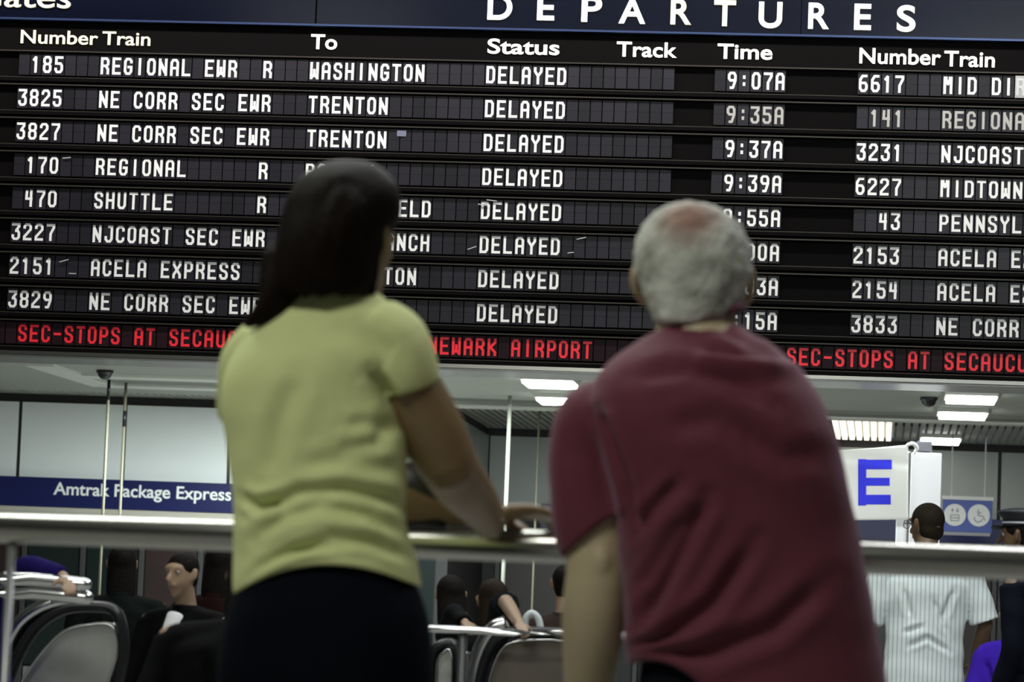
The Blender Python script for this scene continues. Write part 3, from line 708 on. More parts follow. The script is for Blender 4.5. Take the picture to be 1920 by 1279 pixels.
def person(loc, heading, height, label, cols, bend=0, long_sleeve=False, arms=None, look=0, hair='short', cap=False, hairc=None, tuck=True, extra=None, hemx=None, wide=1.0, shirtmat=None):
    """full background figure. heading: angle of the facing direction from +Y (ccw). arms: {side: (elbow, wrist)} in local coords"""
    s = height/1.75; X0 = Vector((loc[0], loc[1], 0))
    f = Vector((-math.sin(heading), math.cos(heading), 0)); r = Vector((f.y, -f.x, 0)); U = Vector((0, 0, 1))
    def Lc(x, y, z): return X0+r*x*s+f*y*s+U*z*s
    e = empty('person', X0, label, 'person')
    cb, sb = math.cos(bend), math.sin(bend)
    def sp(x, y, h): return Lc(x, y+sb*h, .95+cb*h)     # along the spine from the hips
    skm = skin(cols['skin'][0], cols['skin'][1]); shm = shirtmat or mat(cols['shirt'][0], cols['shirt'][1], .85, var=.12, vscale=8, spec=.08)
    trm = mat(cols['trousers'][0], cols['trousers'][1], .85, var=.15, vscale=8, spec=.08)
    hc = sp(0, .02+.04*sb, .63) ; hc = Lc(0, .02+sb*.60+.03, .95+cb*.60+.07*(1 if bend < .3 else .9))
    hf = (Matrix.Rotation(look, 3, 'Z') @ (f*math.cos(bend*.5)-U*math.sin(bend*.5)*.7)).normalized(); hf, hr, hu = frame(hf)
    bm = bmesh.new(); head(bm, hc, hf, hr, hu, s)
    tube(bm, [sp(0, -.01, .44), sp(0, 0, .52), hc-hu*.05*s-hf*.01*s], [.062*s, .056*s, .058*s], side=r, n=3, seg=16)
    tube(bm, [sp(0, 0, -.02), sp(0, 0, .15), sp(0, 0, .33), sp(0, -.005, .45)], [(.14*s, .085*s), (.13*s, .08*s), (.15*s, .09*s), (.10*s, .07*s)], side=r, n=3, seg=18)
    A = {}
    for q in (-1, 1):
        sh = sp(q*.185*wide, 0, .425)
        if arms and q in arms: el, wr = [Lc(*v) for v in arms[q][:2]]
        else: el, wr = Lc(q*.235*wide, -.03+sb*.3, 1.08), Lc(q*.235*wide, .05+sb*.3, .84)
        A[q] = (sh, el, wr)
        tube(bm, [sh, sh.lerp(el, .5), el], [.050*s, .046*s, .039*s], n=3, seg=14)
        tube(bm, [el, el.lerp(wr, .4), wr], [.040*s, .038*s, .026*s], n=3, seg=14)
        d = (wr-el).normalized(); pn = -r*q if abs(d.z) > .6 else -U
        hand(bm, wr, d if not (arms and q in arms and len(arms[q]) > 2) else arms[q][2], pn, f if abs(d.z) > .6 else -r*q, s, .45)
        tube(bm, [Lc(q*.09, 0, .92), Lc(q*.095, .015, .70), Lc(q*.10, .02, .50)], [.066*s, .056*s, .042*s], n=3, seg=14)
        tube(bm, [Lc(q*.10, .02, .50), Lc(q*.10, -.005, .33), Lc(q*.10, -.02, .08), Lc(q*.105, .06, .04)], [.042*s, .040*s, .032*s, .03*s], n=3, seg=14)
    link('body', fuse(bm, .0095, 2), skm, e, True)
    eyes(hc, hf, hr, hu, e, s)
    # shirt / jacket
    bm = bmesh.new(); wd_ = wide
    hem = -.02 if not tuck else .04
    if hemx: hem = hemx
    tube(bm, [sp(0, 0, hem-.03), sp(0, 0, hem+.02), sp(0, -.005, .15), sp(0, -.005, .30), sp(0, -.01, .39), sp(0, -.012, .455), sp(0, -.008, .490)],
         [(.168*s*wd_, .112*s), (.172*s*wd_, .118*s), (.165*s*wd_, .112*s), (.188*s*wd_, .120*s), (.185*s*wd_, .108*s), (.120*s, .085*s), (.066*s, .066*s)], side=r, n=4, seg=28, dome=False)
    tube(bm, [sp(-.17*wd_, -.005, .425), sp(0, -.01, .445), sp(.17*wd_, -.005, .425)], [.060*s, .070*s, .060*s], side=f, n=3, seg=18)
    for q in (-1, 1):
        sh, el, wr = A[q]
        if long_sleeve: tube(bm, [sh, sh.lerp(el, .5), el, el.lerp(wr, .55), el.lerp(wr, .97)], [.066*s, .062*s, .056*s, .050*s, .042*s], n=3, seg=16, dome=False)
        else: tube(bm, [sh, sh.lerp(el, .45), sh.lerp(el, .95)], [.070*s, .072*s, .078*s], n=3, seg=16, dome=False)
    cr = creases([([sp(-.10, -.12, .05), sp(.0, -.12, .10), sp(.12, -.12, .03)], .006, .012), ([sp(-.12, -.12, .12), sp(-.02, -.12, .16)], .006, .012),
                  ([sp(.13, -.12, .35), sp(.08, -.12, .2)], .007, .014), ([sp(-.13, -.12, .35), sp(-.09, -.12, .2)], .007, .014), ([sp(.02, -.12, .30), sp(.10, -.12, .12)], .005, .013)], .004, 7)
    sh_o = link('jacket' if long_sleeve else 'shirt', fuse(bm, .0095, 3, cr), shm, e, True)
    bm = bmesh.new()   # collar
    rings = []
    for a_, b_, h_ in ((.060, .060, .46), (.072, .070, .47), (.070, .068, .515), (.063, .062, .515), (.060, .060, .48)):
        rings.append([sp(0, -.004, h_)+r*math.cos(t)*a_*s+(f*cb-U*sb)*math.sin(t)*b_*s for t in [2*math.pi*k/24 for k in range(24)]])
    ringmesh(bm, rings, False); bmesh.ops.recalc_face_normals(bm, faces=bm.faces); link('collar', tomesh(bm, 'collar'), shm, e, True)
    # trousers
    bm = bmesh.new()
    if hemx: wd_ *= .86
    tube(bm, [sp(0, 0, .06), Lc(0, 0, .95), Lc(0, 0, .86)], [(.155*s*wd_, .095*s), (.168*s*wd_, .102*s), (.165*s*wd_, .10*s)], side=r, n=4, seg=24)
    for q in (-1, 1): tube(bm, [Lc(q*.088, 0, .88), Lc(q*.095, .01, .68), Lc(q*.10, .02, .48), Lc(q*.10, -.01, .28), Lc(q*.10, -.02, .06)], [.092*s, .082*s, .066*s, .058*s, .056*s], n=4, seg=18, dome=False)
    link('trousers', fuse(bm, .012, 3), trm, e, True)
    for q in (-1, 1): shoe('shoe', Lc(q*.105, .03, 0), f, s, rub, e)
    # hair
    hm = mat(*(hairc or ('hair_dark', (.007, .0055, .005))), .65, var=.4, vscale=40, bump=.4, bscale=150, spec=.08)
    rot = Matrix((hr, hf, hu)).transposed()
    bm = bmesh.new()
    if hair == 'short':
        ell(bm, hc+hu*.036*s-hf*.014*s, (.081*s, .095*s, .086*s), rot=rot); ell(bm, hc-hu*.015*s-hf*.042*s, (.070*s, .055*s, .070*s), rot=rot)
    else:
        ell(bm, hc+hu*.028*s-hf*.020*s, (.084*s, .098*s, .094*s), rot=rot)
        tube(bm, [hc+hu*.03*s-hf*.03*s, hc-hu*.05*s-hf*.05*s, hc-hu*.16*s-hf*.07*s, hc-hu*.25*s-hf*.085*s], [(.085*s, .07*s), (.085*s, .06*s), (.085*s, .045*s), (.06*s, .03*s)], side=hr, n=4, seg=18)
    link('hair', fuse(bm, .009, 2), hm, e, True)
    if cap:
        cm = mat('cap_black', (.008, .009, .014), .5)
        bm = bmesh.new(); c0 = hc+hu*.052*s-hf*.01*s
        rings = [[c0+hu*z*s+hr*math.cos(t)*a_*s+hf*math.sin(t)*b_*s for t in [2*math.pi*k/28 for k in range(28)]] for a_, b_, z in ((.083, .100, 0), (.084, .102, .035), (.112, .128, .062), (.108, .124, .075), (.06, .07, .088), (.01, .01, .090))]
        ringmesh(bm, rings); bmesh.ops.recalc_face_normals(bm, faces=bm.faces); cp = link('cap', tomesh(bm, 'cap'), cm, e, True)
        bm = bmesh.new(); rings = [[c0+hu*z*s+hr*math.cos(t)*.086*s+hf*math.sin(t)*.104*s for t in [2*math.pi*k/28 for k in range(28)]] for z in (.012, .022)]
        ringmesh(bm, rings, False); link('cap_band', tomesh(bm, 'band'), mat('cap_band', (.5, .52, .58), .3), cp)
        bm = bmesh.new(); tube(bm, [c0+hf*.09*s+hr*-.06*s, c0+hf*.135*s-hu*.012*s, c0+hf*.09*s+hr*.06*s], [(.03*s, .005*s)]*3, side=hf, n=4, seg=12); link('cap_visor', tomesh(bm, 'visor'), cm, cp, True)
    return e, Lc, sp, A, (hc, hf, hr, hu)

# man in the white striped shirt
def striped():
    m = bpy.data.materials.new('striped_cotton'); m.use_nodes = True; nt = m.node_tree; b = nt.nodes['Principled BSDF']; b.inputs['Roughness'].default_value = .8
    tc = nt.nodes.new('ShaderNodeTexCoord'); w = nt.nodes.new('ShaderNodeTexWave'); w.bands_direction = 'X'; w.inputs['Scale'].default_value = 15; w.inputs['Distortion'].default_value = .25; w.inputs['Detail'].default_value = 1
    r = nt.nodes.new('ShaderNodeValToRGB'); r.color_ramp.elements[0].color = (.46, .53, .56, 1); r.color_ramp.elements[1].color = (.74, .79, .77, 1); r.color_ramp.elements[1].position = .45; r.color_ramp.elements[0].position = .05
    nt.links.new(tc.outputs['Object'], w.inputs[0]); nt.links.new(w.outputs[1], r.inputs[0]); nt.links.new(r.outputs[0], b.inputs['Base Color']); return m
SKD = ('skin_brown', (.13, .075, .04)); SKL = ('skin_light', (.52, .36, .25)); SKM = ('skin_olive', (.30, .20, .13))
YW = 18.0
pw_ = at(1737, 1000, YW)
p, L_, sp_, A_, hd = person((pw_.x+.005, YW), .12, 1.64, 'man with cropped dark hair in a white pinstriped shirt seen from behind', dict(skin=SKD, shirt=('x', (1, 1, 1)), trousers=('navy_trousers', (.01, .012, .022))),
    look=.55, wide=1.22, tuck=False, hemx=-.13, arms={-1: ((-.30, -.0, 1.10), (-.25, .10, .88)), 1: ((.31, .0, 1.13), (.27, .12, .93))}, shirtmat=striped(), hairc=('hair_cropped', (.016, .013, .007)))
bm = bmesh.new(); hc, hf, hr, hu = hd
for q in (-1, 1):
    tube(bm, [hc+hr*q*.076+hu*.01-hf*.01, hc+hr*q*.078+hu*.012+hf*.05, hc+hr*q*.06+hu*.010+hf*.098], [.0025]*3, n=3, seg=8)
    tube(bm, [hc+hr*q*.055+hu*.024+hf*.100, hc+hr*q*.055-hu*.006+hf*.104, hc+hr*q*.02-hu*.008+hf*.108, hc+hr*q*.018+hu*.022+hf*.108, hc+hr*q*.055+hu*.024+hf*.100], [.002]*5, n=2, seg=6)
link('glasses', tomesh(bm, 'glasses'), rub, p, True)
# officer with peaked cap at the right edge
YO = 16.0; po = at(1932, 1000, YO)
person((po.x+.0, YO), 1.15, 1.525, 'person in a dark uniform and peaked black cap at the right edge', dict(skin=SKD, shirt=('uniform_navy', (.003, .004, .009)), trousers=('uniform_navy', (.003, .004, .009))), long_sleeve=True, cap=True, wide=1.1)
# figure with a violet top, mostly hidden
YV = 17.2; pv = at(1893, 1130, YV)
person((pv.x+.02, YV+.4), -.3, 1.18, 'short person in a vivid violet top between striped shirt and dark uniform', dict(skin=SKM, shirt=('violet_top', (.045, .015, .36)), trousers=('black_trousers', (.003, .003, .004))))
# left: person with dark violet sleeve, arm over the pipe
YL = 11.66; pl_ = at(15, 1150, YL)
sL = 1.22/1.75
def loc_of(px, py, Y, base, heading, s):
    q = at(px, py, Y)-Vector((base[0], base[1], 0)); f = Vector((-math.sin(heading), math.cos(heading), 0)); r = Vector((f.y, -f.x, 0))
    return (q.dot(r)/s, q.dot(f)/s, q.z/s)
b0 = (pl_.x-.08, YL+.05); hd0 = 2.6; s0 = 1.20/1.75
person(b0, hd0, 1.20, 'person in dark violet sleeves leaning an arm over the left pipe barrier', dict(skin=SKM, shirt=('violet_dark', (.010, .006, .075)), trousers=('black_trousers', (.003, .003, .004))), long_sleeve=True, bend=.35, look=.5, hair='long',
    arms={-1: (loc_of(52, 1062, YL-.25, b0, hd0, s0), loc_of(118, 1080, 11.32, b0, hd0, s0), (at(150, 1125, 11.2)-at(120, 1080, 11.35)))})
# suited man with white shirt front
YM = 12.6; pmn = at(350, 1100, YM)
e, L_, sp_, A_, hd = person((pmn.x, YM), math.pi-.45, 1.15, 'person in a black suit with an open white shirt front, behind the railing', dict(skin=SKM, shirt=('suit_black', (.0025, .0025, .0035)), trousers=('suit_black', (.0025, .0025, .0035))), long_sleeve=True, wide=1.25,
    arms={1: ((.30, .1, .95), (.12, .26, .86)), -1: ((-.30, .1, .92), (-.12, .24, .80))})
bm = bmesh.new()
tube(bm, [sp_(0, .085, .46), sp_(.01, .122, .36), sp_(.03, .128, .22), sp_(.05, .126, .12)], [(.030, .012), (.026, .012), (.014, .012), (.010, .012)], side=(1, 0, 0), n=4, seg=14)
link('shirt_front', tomesh(bm, 'front'), mat('shirt_white', (.72, .72, .74), .7), e, True)
# dark jacket, nearest of the crowd, seen from behind at the woman's left
YJ = 9.2; pj = at(452, 1200, YJ)
person((pj.x, YJ), .05, 1.09, 'person in a plain black jacket low in front of the escalator, left of the woman', dict(skin=SKM, shirt=('jacket_black', (.003, .003, .004)), trousers=('black_trousers', (.003, .003, .004))), long_sleeve=True, wide=1.6, bend=.15, hair='long')
YJ = 14.7; pj = at(222, 1200, YJ)
person((pj.x, YJ), .2, 1.22, 'person in dark green-black coat beside the left escalator', dict(skin=SKM, shirt=('coat_dark', (.004, .006, .005)), trousers=('black_trousers', (.003, .003, .004))), long_sleeve=True, wide=1.2, hair='long')
YJ = 13.9; pj = at(405, 1150, YJ)
person((pj.x, YJ), -.2, 1.22, 'person in dark maroon jacket close to the left side of the woman', dict(skin=SKM, shirt=('jacket_maroon', (.012, .003, .003)), trousers=('black_trousers', (.003, .003, .004))), long_sleeve=True, wide=1.15, hair='long')
# middle: two people leaning over the thin pipe
YK = 12.75; pk = at(925, 1150, YK); b1 = (pk.x+.15, YK+.33); s1 = 1.16/1.75; h1 = 1.1
person(b1, h1, 1.16, 'person in black leaning over the thin pipe barrier, bare forearm on it', dict(skin=SKM, shirt=('tee_black', (.004, .005, .006)), trousers=('black_trousers', (.003, .003, .004))), bend=.5, look=-.8, hair='long', hairc=('hair_brown', (.016, .010, .006)),
    arms={-1: (loc_of(948, 1128, 12.75, b1, h1, s1), loc_of(975, 1172, 12.3, b1, h1, s1))})
YK = 13.7; pk = at(842, 1150, YK); b1 = (pk.x+.12, YK+.2); h1 = 1.1
person(b1, h1, 1.16, 'person in dark clothes by the thin pipe barrier next to the woman', dict(skin=SKM, shirt=('jacket_black', (.003, .003, .004)), trousers=('black_trousers', (.003, .003, .004))), bend=.35, look=-.8, long_sleeve=True, hair='long',
    arms={-1: (loc_of(852, 1150, 13.5, b1, h1, s1), loc_of(872, 1168, 13.35, b1, h1, s1))})
YK = 14.5; pk = at(1035, 1150, YK)
person((pk.x+.05, YK), .1, 1.20, 'person in a dark brown coat beside the bare forearm of the man', dict(skin=SKM, shirt=('coat_brown', (.030, .020, .016)), trousers=('black_trousers', (.003, .003, .004))), long_sleeve=True, hair='short')
# white bag handle on the pipe
YG = 12.62
bag = empty('tote_bag', at(1000, 1195, YG), 'black bag with a white loop handle hanging at the thin pipe barrier', 'bag')
bm = bmesh.new(); tube(bm, [at(984, 1182, YG), at(986, 1160, YG), at(997, 1150, YG), at(1009, 1160, YG), at(1014, 1182, YG)], [(.009, .012)]*5, side=(0, 1, 0), n=6, seg=10); link('handle', tomesh(bm, 'handle'), mat('bag_white', (.60, .66, .68), .5), bag, True)
bm = bmesh.new(); z1 = at(1000, 1184, YG).z; xc = at(999, 1184, YG).x
rings = [[Vector((xc+w*math.cos(q), YG-.02+d_*math.sin(q), z)) for q in [2*math.pi*k/20 for k in range(20)]] for z, w, d_ in ((z1-.30, .08, .03), (z1-.27, .10, .04), (z1-.12, .10, .04), (z1-.02, .06, .025), (z1, .04, .012))]
ringmesh(bm, rings); bmesh.ops.recalc_face_normals(bm, faces=bm.faces); link('bag_body', tomesh(bm, 'bag'), rub, bag, True)

# ---- foreground woman -------------------------------------------------
YWm = 6.66
wm_ = empty('person', (at(610, 1200, YWm).x, YWm, 0), 'woman with long dark hair and yellow-green T-shirt leaning on the railing', 'person')
def rings_px(bm, rows, Y, seg=36, sup=2.3, dep=None, top_dome=True):
    """horizontal rings; rows = (py, pxL, pxR, depth_radius, y offset)"""
    K = catmull([(r_[0], r_[1], r_[2], r_[3], r_[4]) for r_ in rows], 4); R_ = []
    for py, l, r_, b_, yo in K:
        yy = Y+yo; A = at(l, py+(0), yy); B = at(r_, py, yy); zz = at((l+r_)/2, py, yy).z; cx = (A.x+B.x)/2; a_ = abs(B.x-A.x)/2
        ring = []
        for k in range(seg):
            q = 2*math.pi*k/seg; c, s_ = math.cos(q), math.sin(q)
            ring.append(Vector((cx+a_*math.copysign(abs(c)**(2/sup), c), yy+b_*math.copysign(abs(s_)**(2/sup), s_), zz)))
        R_.append(ring)
    ringmesh(bm, R_, True)
skW = skin('skin_woman', (.20, .135, .062), .42); skMn = skin('skin_elder', (.44, .36, .225), .5)
def wP(px, py, dy=0.): return at(px, py, YWm+dy)
# body
bm = bmesh.new()
hcW = wP(655, 435, .03); hfW = Vector((.45, .85, .22)); hfW, hrW, huW = frame(hfW)
head(bm, hcW, hfW, hrW, huW, 1.02)
tube(bm, [wP(640, 600, .0), wP(648, 555, .0), hcW-huW*.06-hfW*.02], [.062, .055, .055], n=3, seg=18)
tube(bm, [wP(612, 1120, .02), wP(600, 1000, .01), wP(590, 850, .0), wP(610, 700, .0), wP(635, 610, .0)], [(.145, .09), (.13, .085), (.13, .085), (.13, .075), (.09, .06)], n=4, seg=24)
shR = wP(738, 665, .0); elR = wP(838, 868, .08); wrR = wP(918, 975, .38)
tube(bm, [shR, shR.lerp(elR, .35)+Vector((-.004, 0, 0)), shR.lerp(elR, .7), elR], [.050, .062, .062, .056], n=4, seg=20)
tube(bm, [elR, elR.lerp(wrR, .3)+Vector((0, 0, -.004)), elR.lerp(wrR, .7), wrR], [.053, .052, .043, .033], n=4, seg=20)
hand(bm, wrR+Vector((.0, .01, .012)), (.85, .35, .10), (.0, -.2, -1), (-.3, 1, 0), .92, .55)
shL = wP(492, 672, .03); elL = wP(490, 900, .30); wrL = wP(868, 962, .47)
tube(bm, [shL, shL.lerp(elL, .5), elL], [.045, .042, .042], n=4, seg=18)
tube(bm, [elL, wP(640, 915, .42), wP(770, 948, .45), wrL], [.042, .042, .036, .027], n=4, seg=18)
hand(bm, wrL, (.9, .05, -.12), (0, .1, -1), (-.1, .9, .2), .9, .4)
for px, q in ((520, -1), (712, 1)):
    hip = wP(px, 1150, .03); kn = Vector((hip.x, YWm+.06, .50)); an = Vector((hip.x+q*.01, YWm-.02, .08))
    hip.x += -q*.004; tube(bm, [hip, hip.lerp(kn, .5), kn], [.060, .050, .042], n=3, seg=16); tube(bm, [kn, kn.lerp(an, .5), an, an+Vector((0, .08, -.04))], [.042, .040, .032, .028], n=3, seg=16)
link('body', fuse(bm, .0052, 3), skW, wm_, True)
eyes(hcW, hfW, hrW, huW, wm_, 1.02)
# T-shirt
def wet(px, py): p = wP(px, py, -.12); return p
bm = bmesh.new()
rings_px(bm, [(1112, 440, 790, .128, .01), (1085, 438, 786, .130, .01), (1040, 440, 779, .126, .01), (990, 441, 765, .118, .0), (940, 438, 760, .112, .0), (890, 432, 764, .112, .0), (830, 424, 762, .115, .0), (780, 416, 748, .118, .0),
              (730, 418, 735, .118, .0), (690, 430, 748, .112, .0), (650, 452, 760, .100, .0), (610, 480, 752, .085, .0), (575, 508, 735, .070, .0), (552, 540, 718, .058, .0), (545, 556, 706, .05, .0)], YWm)
tube(bm, [wP(700, 615, 0), wP(738, 645, .0), wP(756, 690, .01), wP(764, 722, .02)], [(.062, .075), (.066, .078), (.064, .075), (.061, .070)], side=(.85, 0, .5), n=4, seg=22, dome=False)
tube(bm, [wP(505, 640, .0), wP(472, 680, .03), wP(458, 740, .07), wP(458, 775, .10)], [.055, .058, .053, .050], n=4, seg=22, dome=False)
crW = creases([
 ([wet(690, 690), wet(712, 725), wet(728, 752)], .006, .012),
 ([wet(735, 770), wet(700, 830), wet(620, 845)], .004, .014),
 ([wet(445, 962), wet(520, 945), wet(560, 925), wet(640, 918), wet(720, 935), wet(760, 960)], .007, .013),
 ([wet(470, 1010), wet(540, 965), wet(600, 948), wet(690, 965), wet(760, 1010)], .006, .012),
 ([wet(442, 930), wet(480, 945), wet(530, 935)], .007, .010),
 ([wet(520, 1050), wet(620, 1012), wet(700, 1020), wet(775, 1060)], .005, .014),
 ([wet(460, 1085), wet(560, 1040), wet(640, 1035)], .004, .012),
 ([wet(560, 700), wet(520, 800), wet(500, 900)], .004, .02), ([wet(600, 600), wet(700, 640), wet(740, 660)], .003, .02),
 ([wet(640, 800), wet(700, 790), wet(745, 800)], .003, .012), ([wet(560, 870), wet(660, 862), wet(755, 880)], .003, .014)], .0012, 9)
shirtW = mat('tshirt_lime', (.60, .655, .295), .85, var=.05, vscale=9, bump=.15, bscale=260)
tsh = fuse(bm, .0055, 3, crW)
# curved hem: lift the lower edge in the middle of the back
zt0 = wP(600, 1112).z; zt1 = wP(600, 990).z
for v in tsh.vertices:
    if v.co.z < zt1:
        k = min(1, (zt1-v.co.z)/(zt1-zt0)); u_ = (v.co.x-wP(620, 1100).x)/.17
        v.co.z += k*k*(.048*max(0, 1-u_*u_)+.012*u_)
link('tshirt', tsh, shirtW, wm_, True)
# jeans
denim = mat('dark_denim', (.0025, .0035, .0065), .85, var=.3, vscale=25, spec=.05)
bm = bmesh.new()
rings_px(bm, [(1060, 462, 762, .11, .01), (1100, 446, 785, .124, .01), (1150, 430, 802, .138, .01), (1210, 416, 810, .142, .01), (1279, 408, 814, .138, .01), (1330, 420, 812, .12, .01)], YWm, sup=2.2)
for px, q in ((520, -1), (712, 1)):
    hip = wP(px, 1290, .01); kn = Vector((hip.x+.0, YWm+.05, .50)); an = Vector((hip.x+q*.01, YWm-.01, .05))
    tube(bm, [hip, hip.lerp(kn, .5), kn, kn.lerp(an, .5), an], [(.095, .11), .088, .068, .062, .058], n=4, seg=20, dome=False)
jn = fuse(bm, .0075, 3)
link('jeans', jn, denim, wm_, True)
bm = bmesh.new(); bx(bm, wP(520, 1128, -.133)-Vector((.0012, .002, .022)), wP(520, 1128, -.133)+Vector((.0012, .01, .0)))
for px, q in ((520, -1), (712, 1)): shoe('shoe', Vector((wP(px, 1290).x+q*.01, YWm+.01, 0)), Vector((0, 1, 0)), .92, rub, wm_)
bm.free()
# long hair: one shell with locks
def hairshell():
    bm = bmesh.new()
    rings_px(bm, [(303, 632, 690, .03, .03), (308, 612, 706, .055, .03), (322, 584, 727, .083, .025), (345, 558, 745, .102, .02), (375, 540, 752, .112, .015), (405, 530, 748, .115, .01), (435, 524, 732, .113, .0),
                  (465, 518, 716, .108, -.01), (500, 512, 708, .10, -.02), (530, 506, 702, .088, -.03), (552, 502, 690, .07, -.04)], YWm, sup=2.1)
    tube(bm, [wP(540, 490, -.03), wP(522, 550, -.05), wP(495, 585, -.06), wP(466, 606, -.06)], [(.05, .04), (.040, .034), (.024, .022), (.010, .010)], n=4, seg=14)
    rnd = random.Random(3)
    for k in range(90):      # locks following the surface of the back of the head
        t = rnd.random(); x0 = 560+t*170; xb = 505+t*200
        yo = -.098*math.sin(math.pi*min(.97, max(.03, t)))-.012
        w = .006+.006*rnd.random(); yb = 548+rnd.random()*8-8*abs(t-.5)
        if t < .22: xb -= 12*rnd.random(); yb += 30*rnd.random()
        tube(bm, [wP(650+(t-.5)*60, 312+6*rnd.random(), .0), wP(x0, 355+abs(t-.5)*50, yo*.8), wP((x0+xb)/2-4+8*rnd.random()-t*2, 445, yo*1.06), wP(xb, yb, yo*.72-.02)], [w*.6, w, w, w*.5], n=4, seg=6)
    rings = None
    return fuse(bm, .0048, 1)
hairW = mat('hair_long_dark', (.007, .0045, .003), .42, var=.6, vscale=30, bump=.5, bscale=60, stretch=(6, 6, .6), spec=.05)
link('hair', hairshell(), hairW, wm_, True)

# ---- foreground man ---------------------------------------------------
YMn = 6.60
mn = empty('person', (at(1400, 1200, YMn).x, YMn, 0), 'white-haired balding man in maroon T-shirt leaning at the railing', 'person')
def mP(px, py, dy=0.): return at(px, py, YMn+dy)
bm = bmesh.new()
hcM = mP(1302, 535, .05); hfM, hrM, huM = frame(Vector((.06, .9, .30)))
head(bm, hcM, hfM, hrM, huM, 1.17)
tube(bm, [mP(1318, 680, -.02), mP(1308, 625, .0), mP(1302, 575, .02)], [.085, .075, .072], n=3, seg=20)
tube(bm, [mP(1420, 1240, .02), mP(1400, 1000, .0), mP(1350, 800, -.02), mP(1320, 700, -.01)], [(.16, .09), (.15, .09), (.15, .09), (.12, .07)], n=4, seg=24)
# left arm hanging straight
tube(bm, [mP(1112, 800, .0), mP(1122, 930, .0), mP(1121, 1040, .0), mP(1119, 1100, .0)], [.056, .054, .056, .055], n=4, seg=22)
tube(bm, [mP(1119, 1090, .0), mP(1113, 1150, .01), mP(1108, 1230, .04), mP(1100, 1330, .09), mP(1096, 1400, .13)], [.056, .057, .051, .038, .030], n=4, seg=22)
tube(bm, [mP(1125, 1000, -.03), mP(1128, 1050, -.042), mP(1124, 1090, -.034)], [.016, .020, .014], n=3, seg=10)
hand(bm, mP(1096, 1405, .13), (0, .2, -1), (1, 0, 0), (0, 1, .2), 1.08, .4)
# right arm folded in front over the railing
tube(bm, [mP(1485, 820, .05), mP(1500, 960, .22), mP(1515, 1000, .34)], [.056, .052, .045], n=4, seg=18)
tube(bm, [mP(1515, 1000, .34), mP(1480, 990, .44), mP(1400, 975, .47)], [.045, .042, .030], n=4, seg=18)
hand(bm, mP(1398, 975, .47), (-1, .1, -.2), (0, .2, -1), (0, 1, 0), 1.05, .5)
for px, q in ((1300, -1), (1520, 1)):
    hip = mP(px, 1290, .03); kn = Vector((hip.x, YMn+.02, .48)); an = Vector((hip.x+q*.02, YMn-.08, .08))
    tube(bm, [hip, hip.lerp(kn, .5), kn], [.065, .055, .046], n=3, seg=16); tube(bm, [kn, kn.lerp(an, .5), an, an+Vector((0, .08, -.04))], [.046, .044, .035, .030], n=3, seg=16)
link('body', fuse(bm, .0055, 3), skMn, mn, True)
eyes(hcM, hfM, hrM, huM, mn, 1.12)
bm = bmesh.new()
rings_px(bm, [(1310, 1176, 1670, .15, .02), (1240, 1170, 1658, .155, .02), (1170, 1170, 1646, .155, .01), (1100, 1168, 1632, .152, .0), (1030, 1158, 1618, .15, -.01), (960, 1148, 1602, .15, -.02), (890, 1136, 1588, .152, -.03),
              (820, 1118, 1572, .150, -.04), (770, 1108, 1552, .142, -.045), (725, 1115, 1528, .132, -.045), (690, 1140, 1502, .118, -.04), (660, 1175, 1470, .100, -.03), (638, 1205, 1440, .080, -.02), (622, 1232, 1410, .066, -.01), (608, 1275, 1396, .052, .0)], YMn, sup=2.4)
tube(bm, [mP(1190, 765, -.01), mP(1112, 785, -.01), mP(1098, 860, .0), mP(1106, 940, .0), mP(1122, 992, .0)], [(.05, .06), (.064, .074), (.066, .074), (.067, .073), (.066, .072)], n=5, seg=26, dome=False)
tube(bm, [mP(1440, 740, .0), mP(1482, 820, .03), mP(1500, 900, .14)], [.065, .07, .066], n=4, seg=22, dome=False)
def met(px, py): return mP(px, py, -.15)
crM = creases([
 ([met(1118, 765), met(1132, 795), met(1150, 840), met(1172, 900), met(1184, 960), met(1188, 1000)], .013, .010),
 ([met(1300, 650), met(1380, 664), met(1450, 662), met(1510, 652)], .007, .012), ([met(1290, 672), met(1380, 690), met(1480, 688)], -.006, .014),
 ([met(1180, 705), met(1290, 690), met(1370, 715), met(1450, 760)], .006, .016), ([met(1350, 615), met(1400, 640), met(1460, 650)], .006, .010),
 ([met(1190, 1180), met(1240, 1100), met(1290, 1010), met(1330, 930)], .009, .014), ([met(1195, 1110), met(1240, 1040), met(1290, 960)], .006, .012),
 ([met(1180, 1240), met(1260, 1190), met(1340, 1130), met(1420, 1010)], .008, .015), ([met(1230, 1270), met(1330, 1225), met(1450, 1180), met(1560, 1080)], .007, .018),
 ([met(1190, 1000), met(1230, 950), met(1280, 900)], .005, .012), ([met(1380, 820), met(1470, 860), met(1550, 850)], .004, .02), ([met(1250, 800), met(1350, 790), met(1430, 830)], .004, .02)], .002, 8)
shirtM = mat('tshirt_maroon', (.105, .012, .025), .8, var=.05, vscale=8, bump=.15, bscale=240)
ts = fuse(bm, .006, 3, crM)
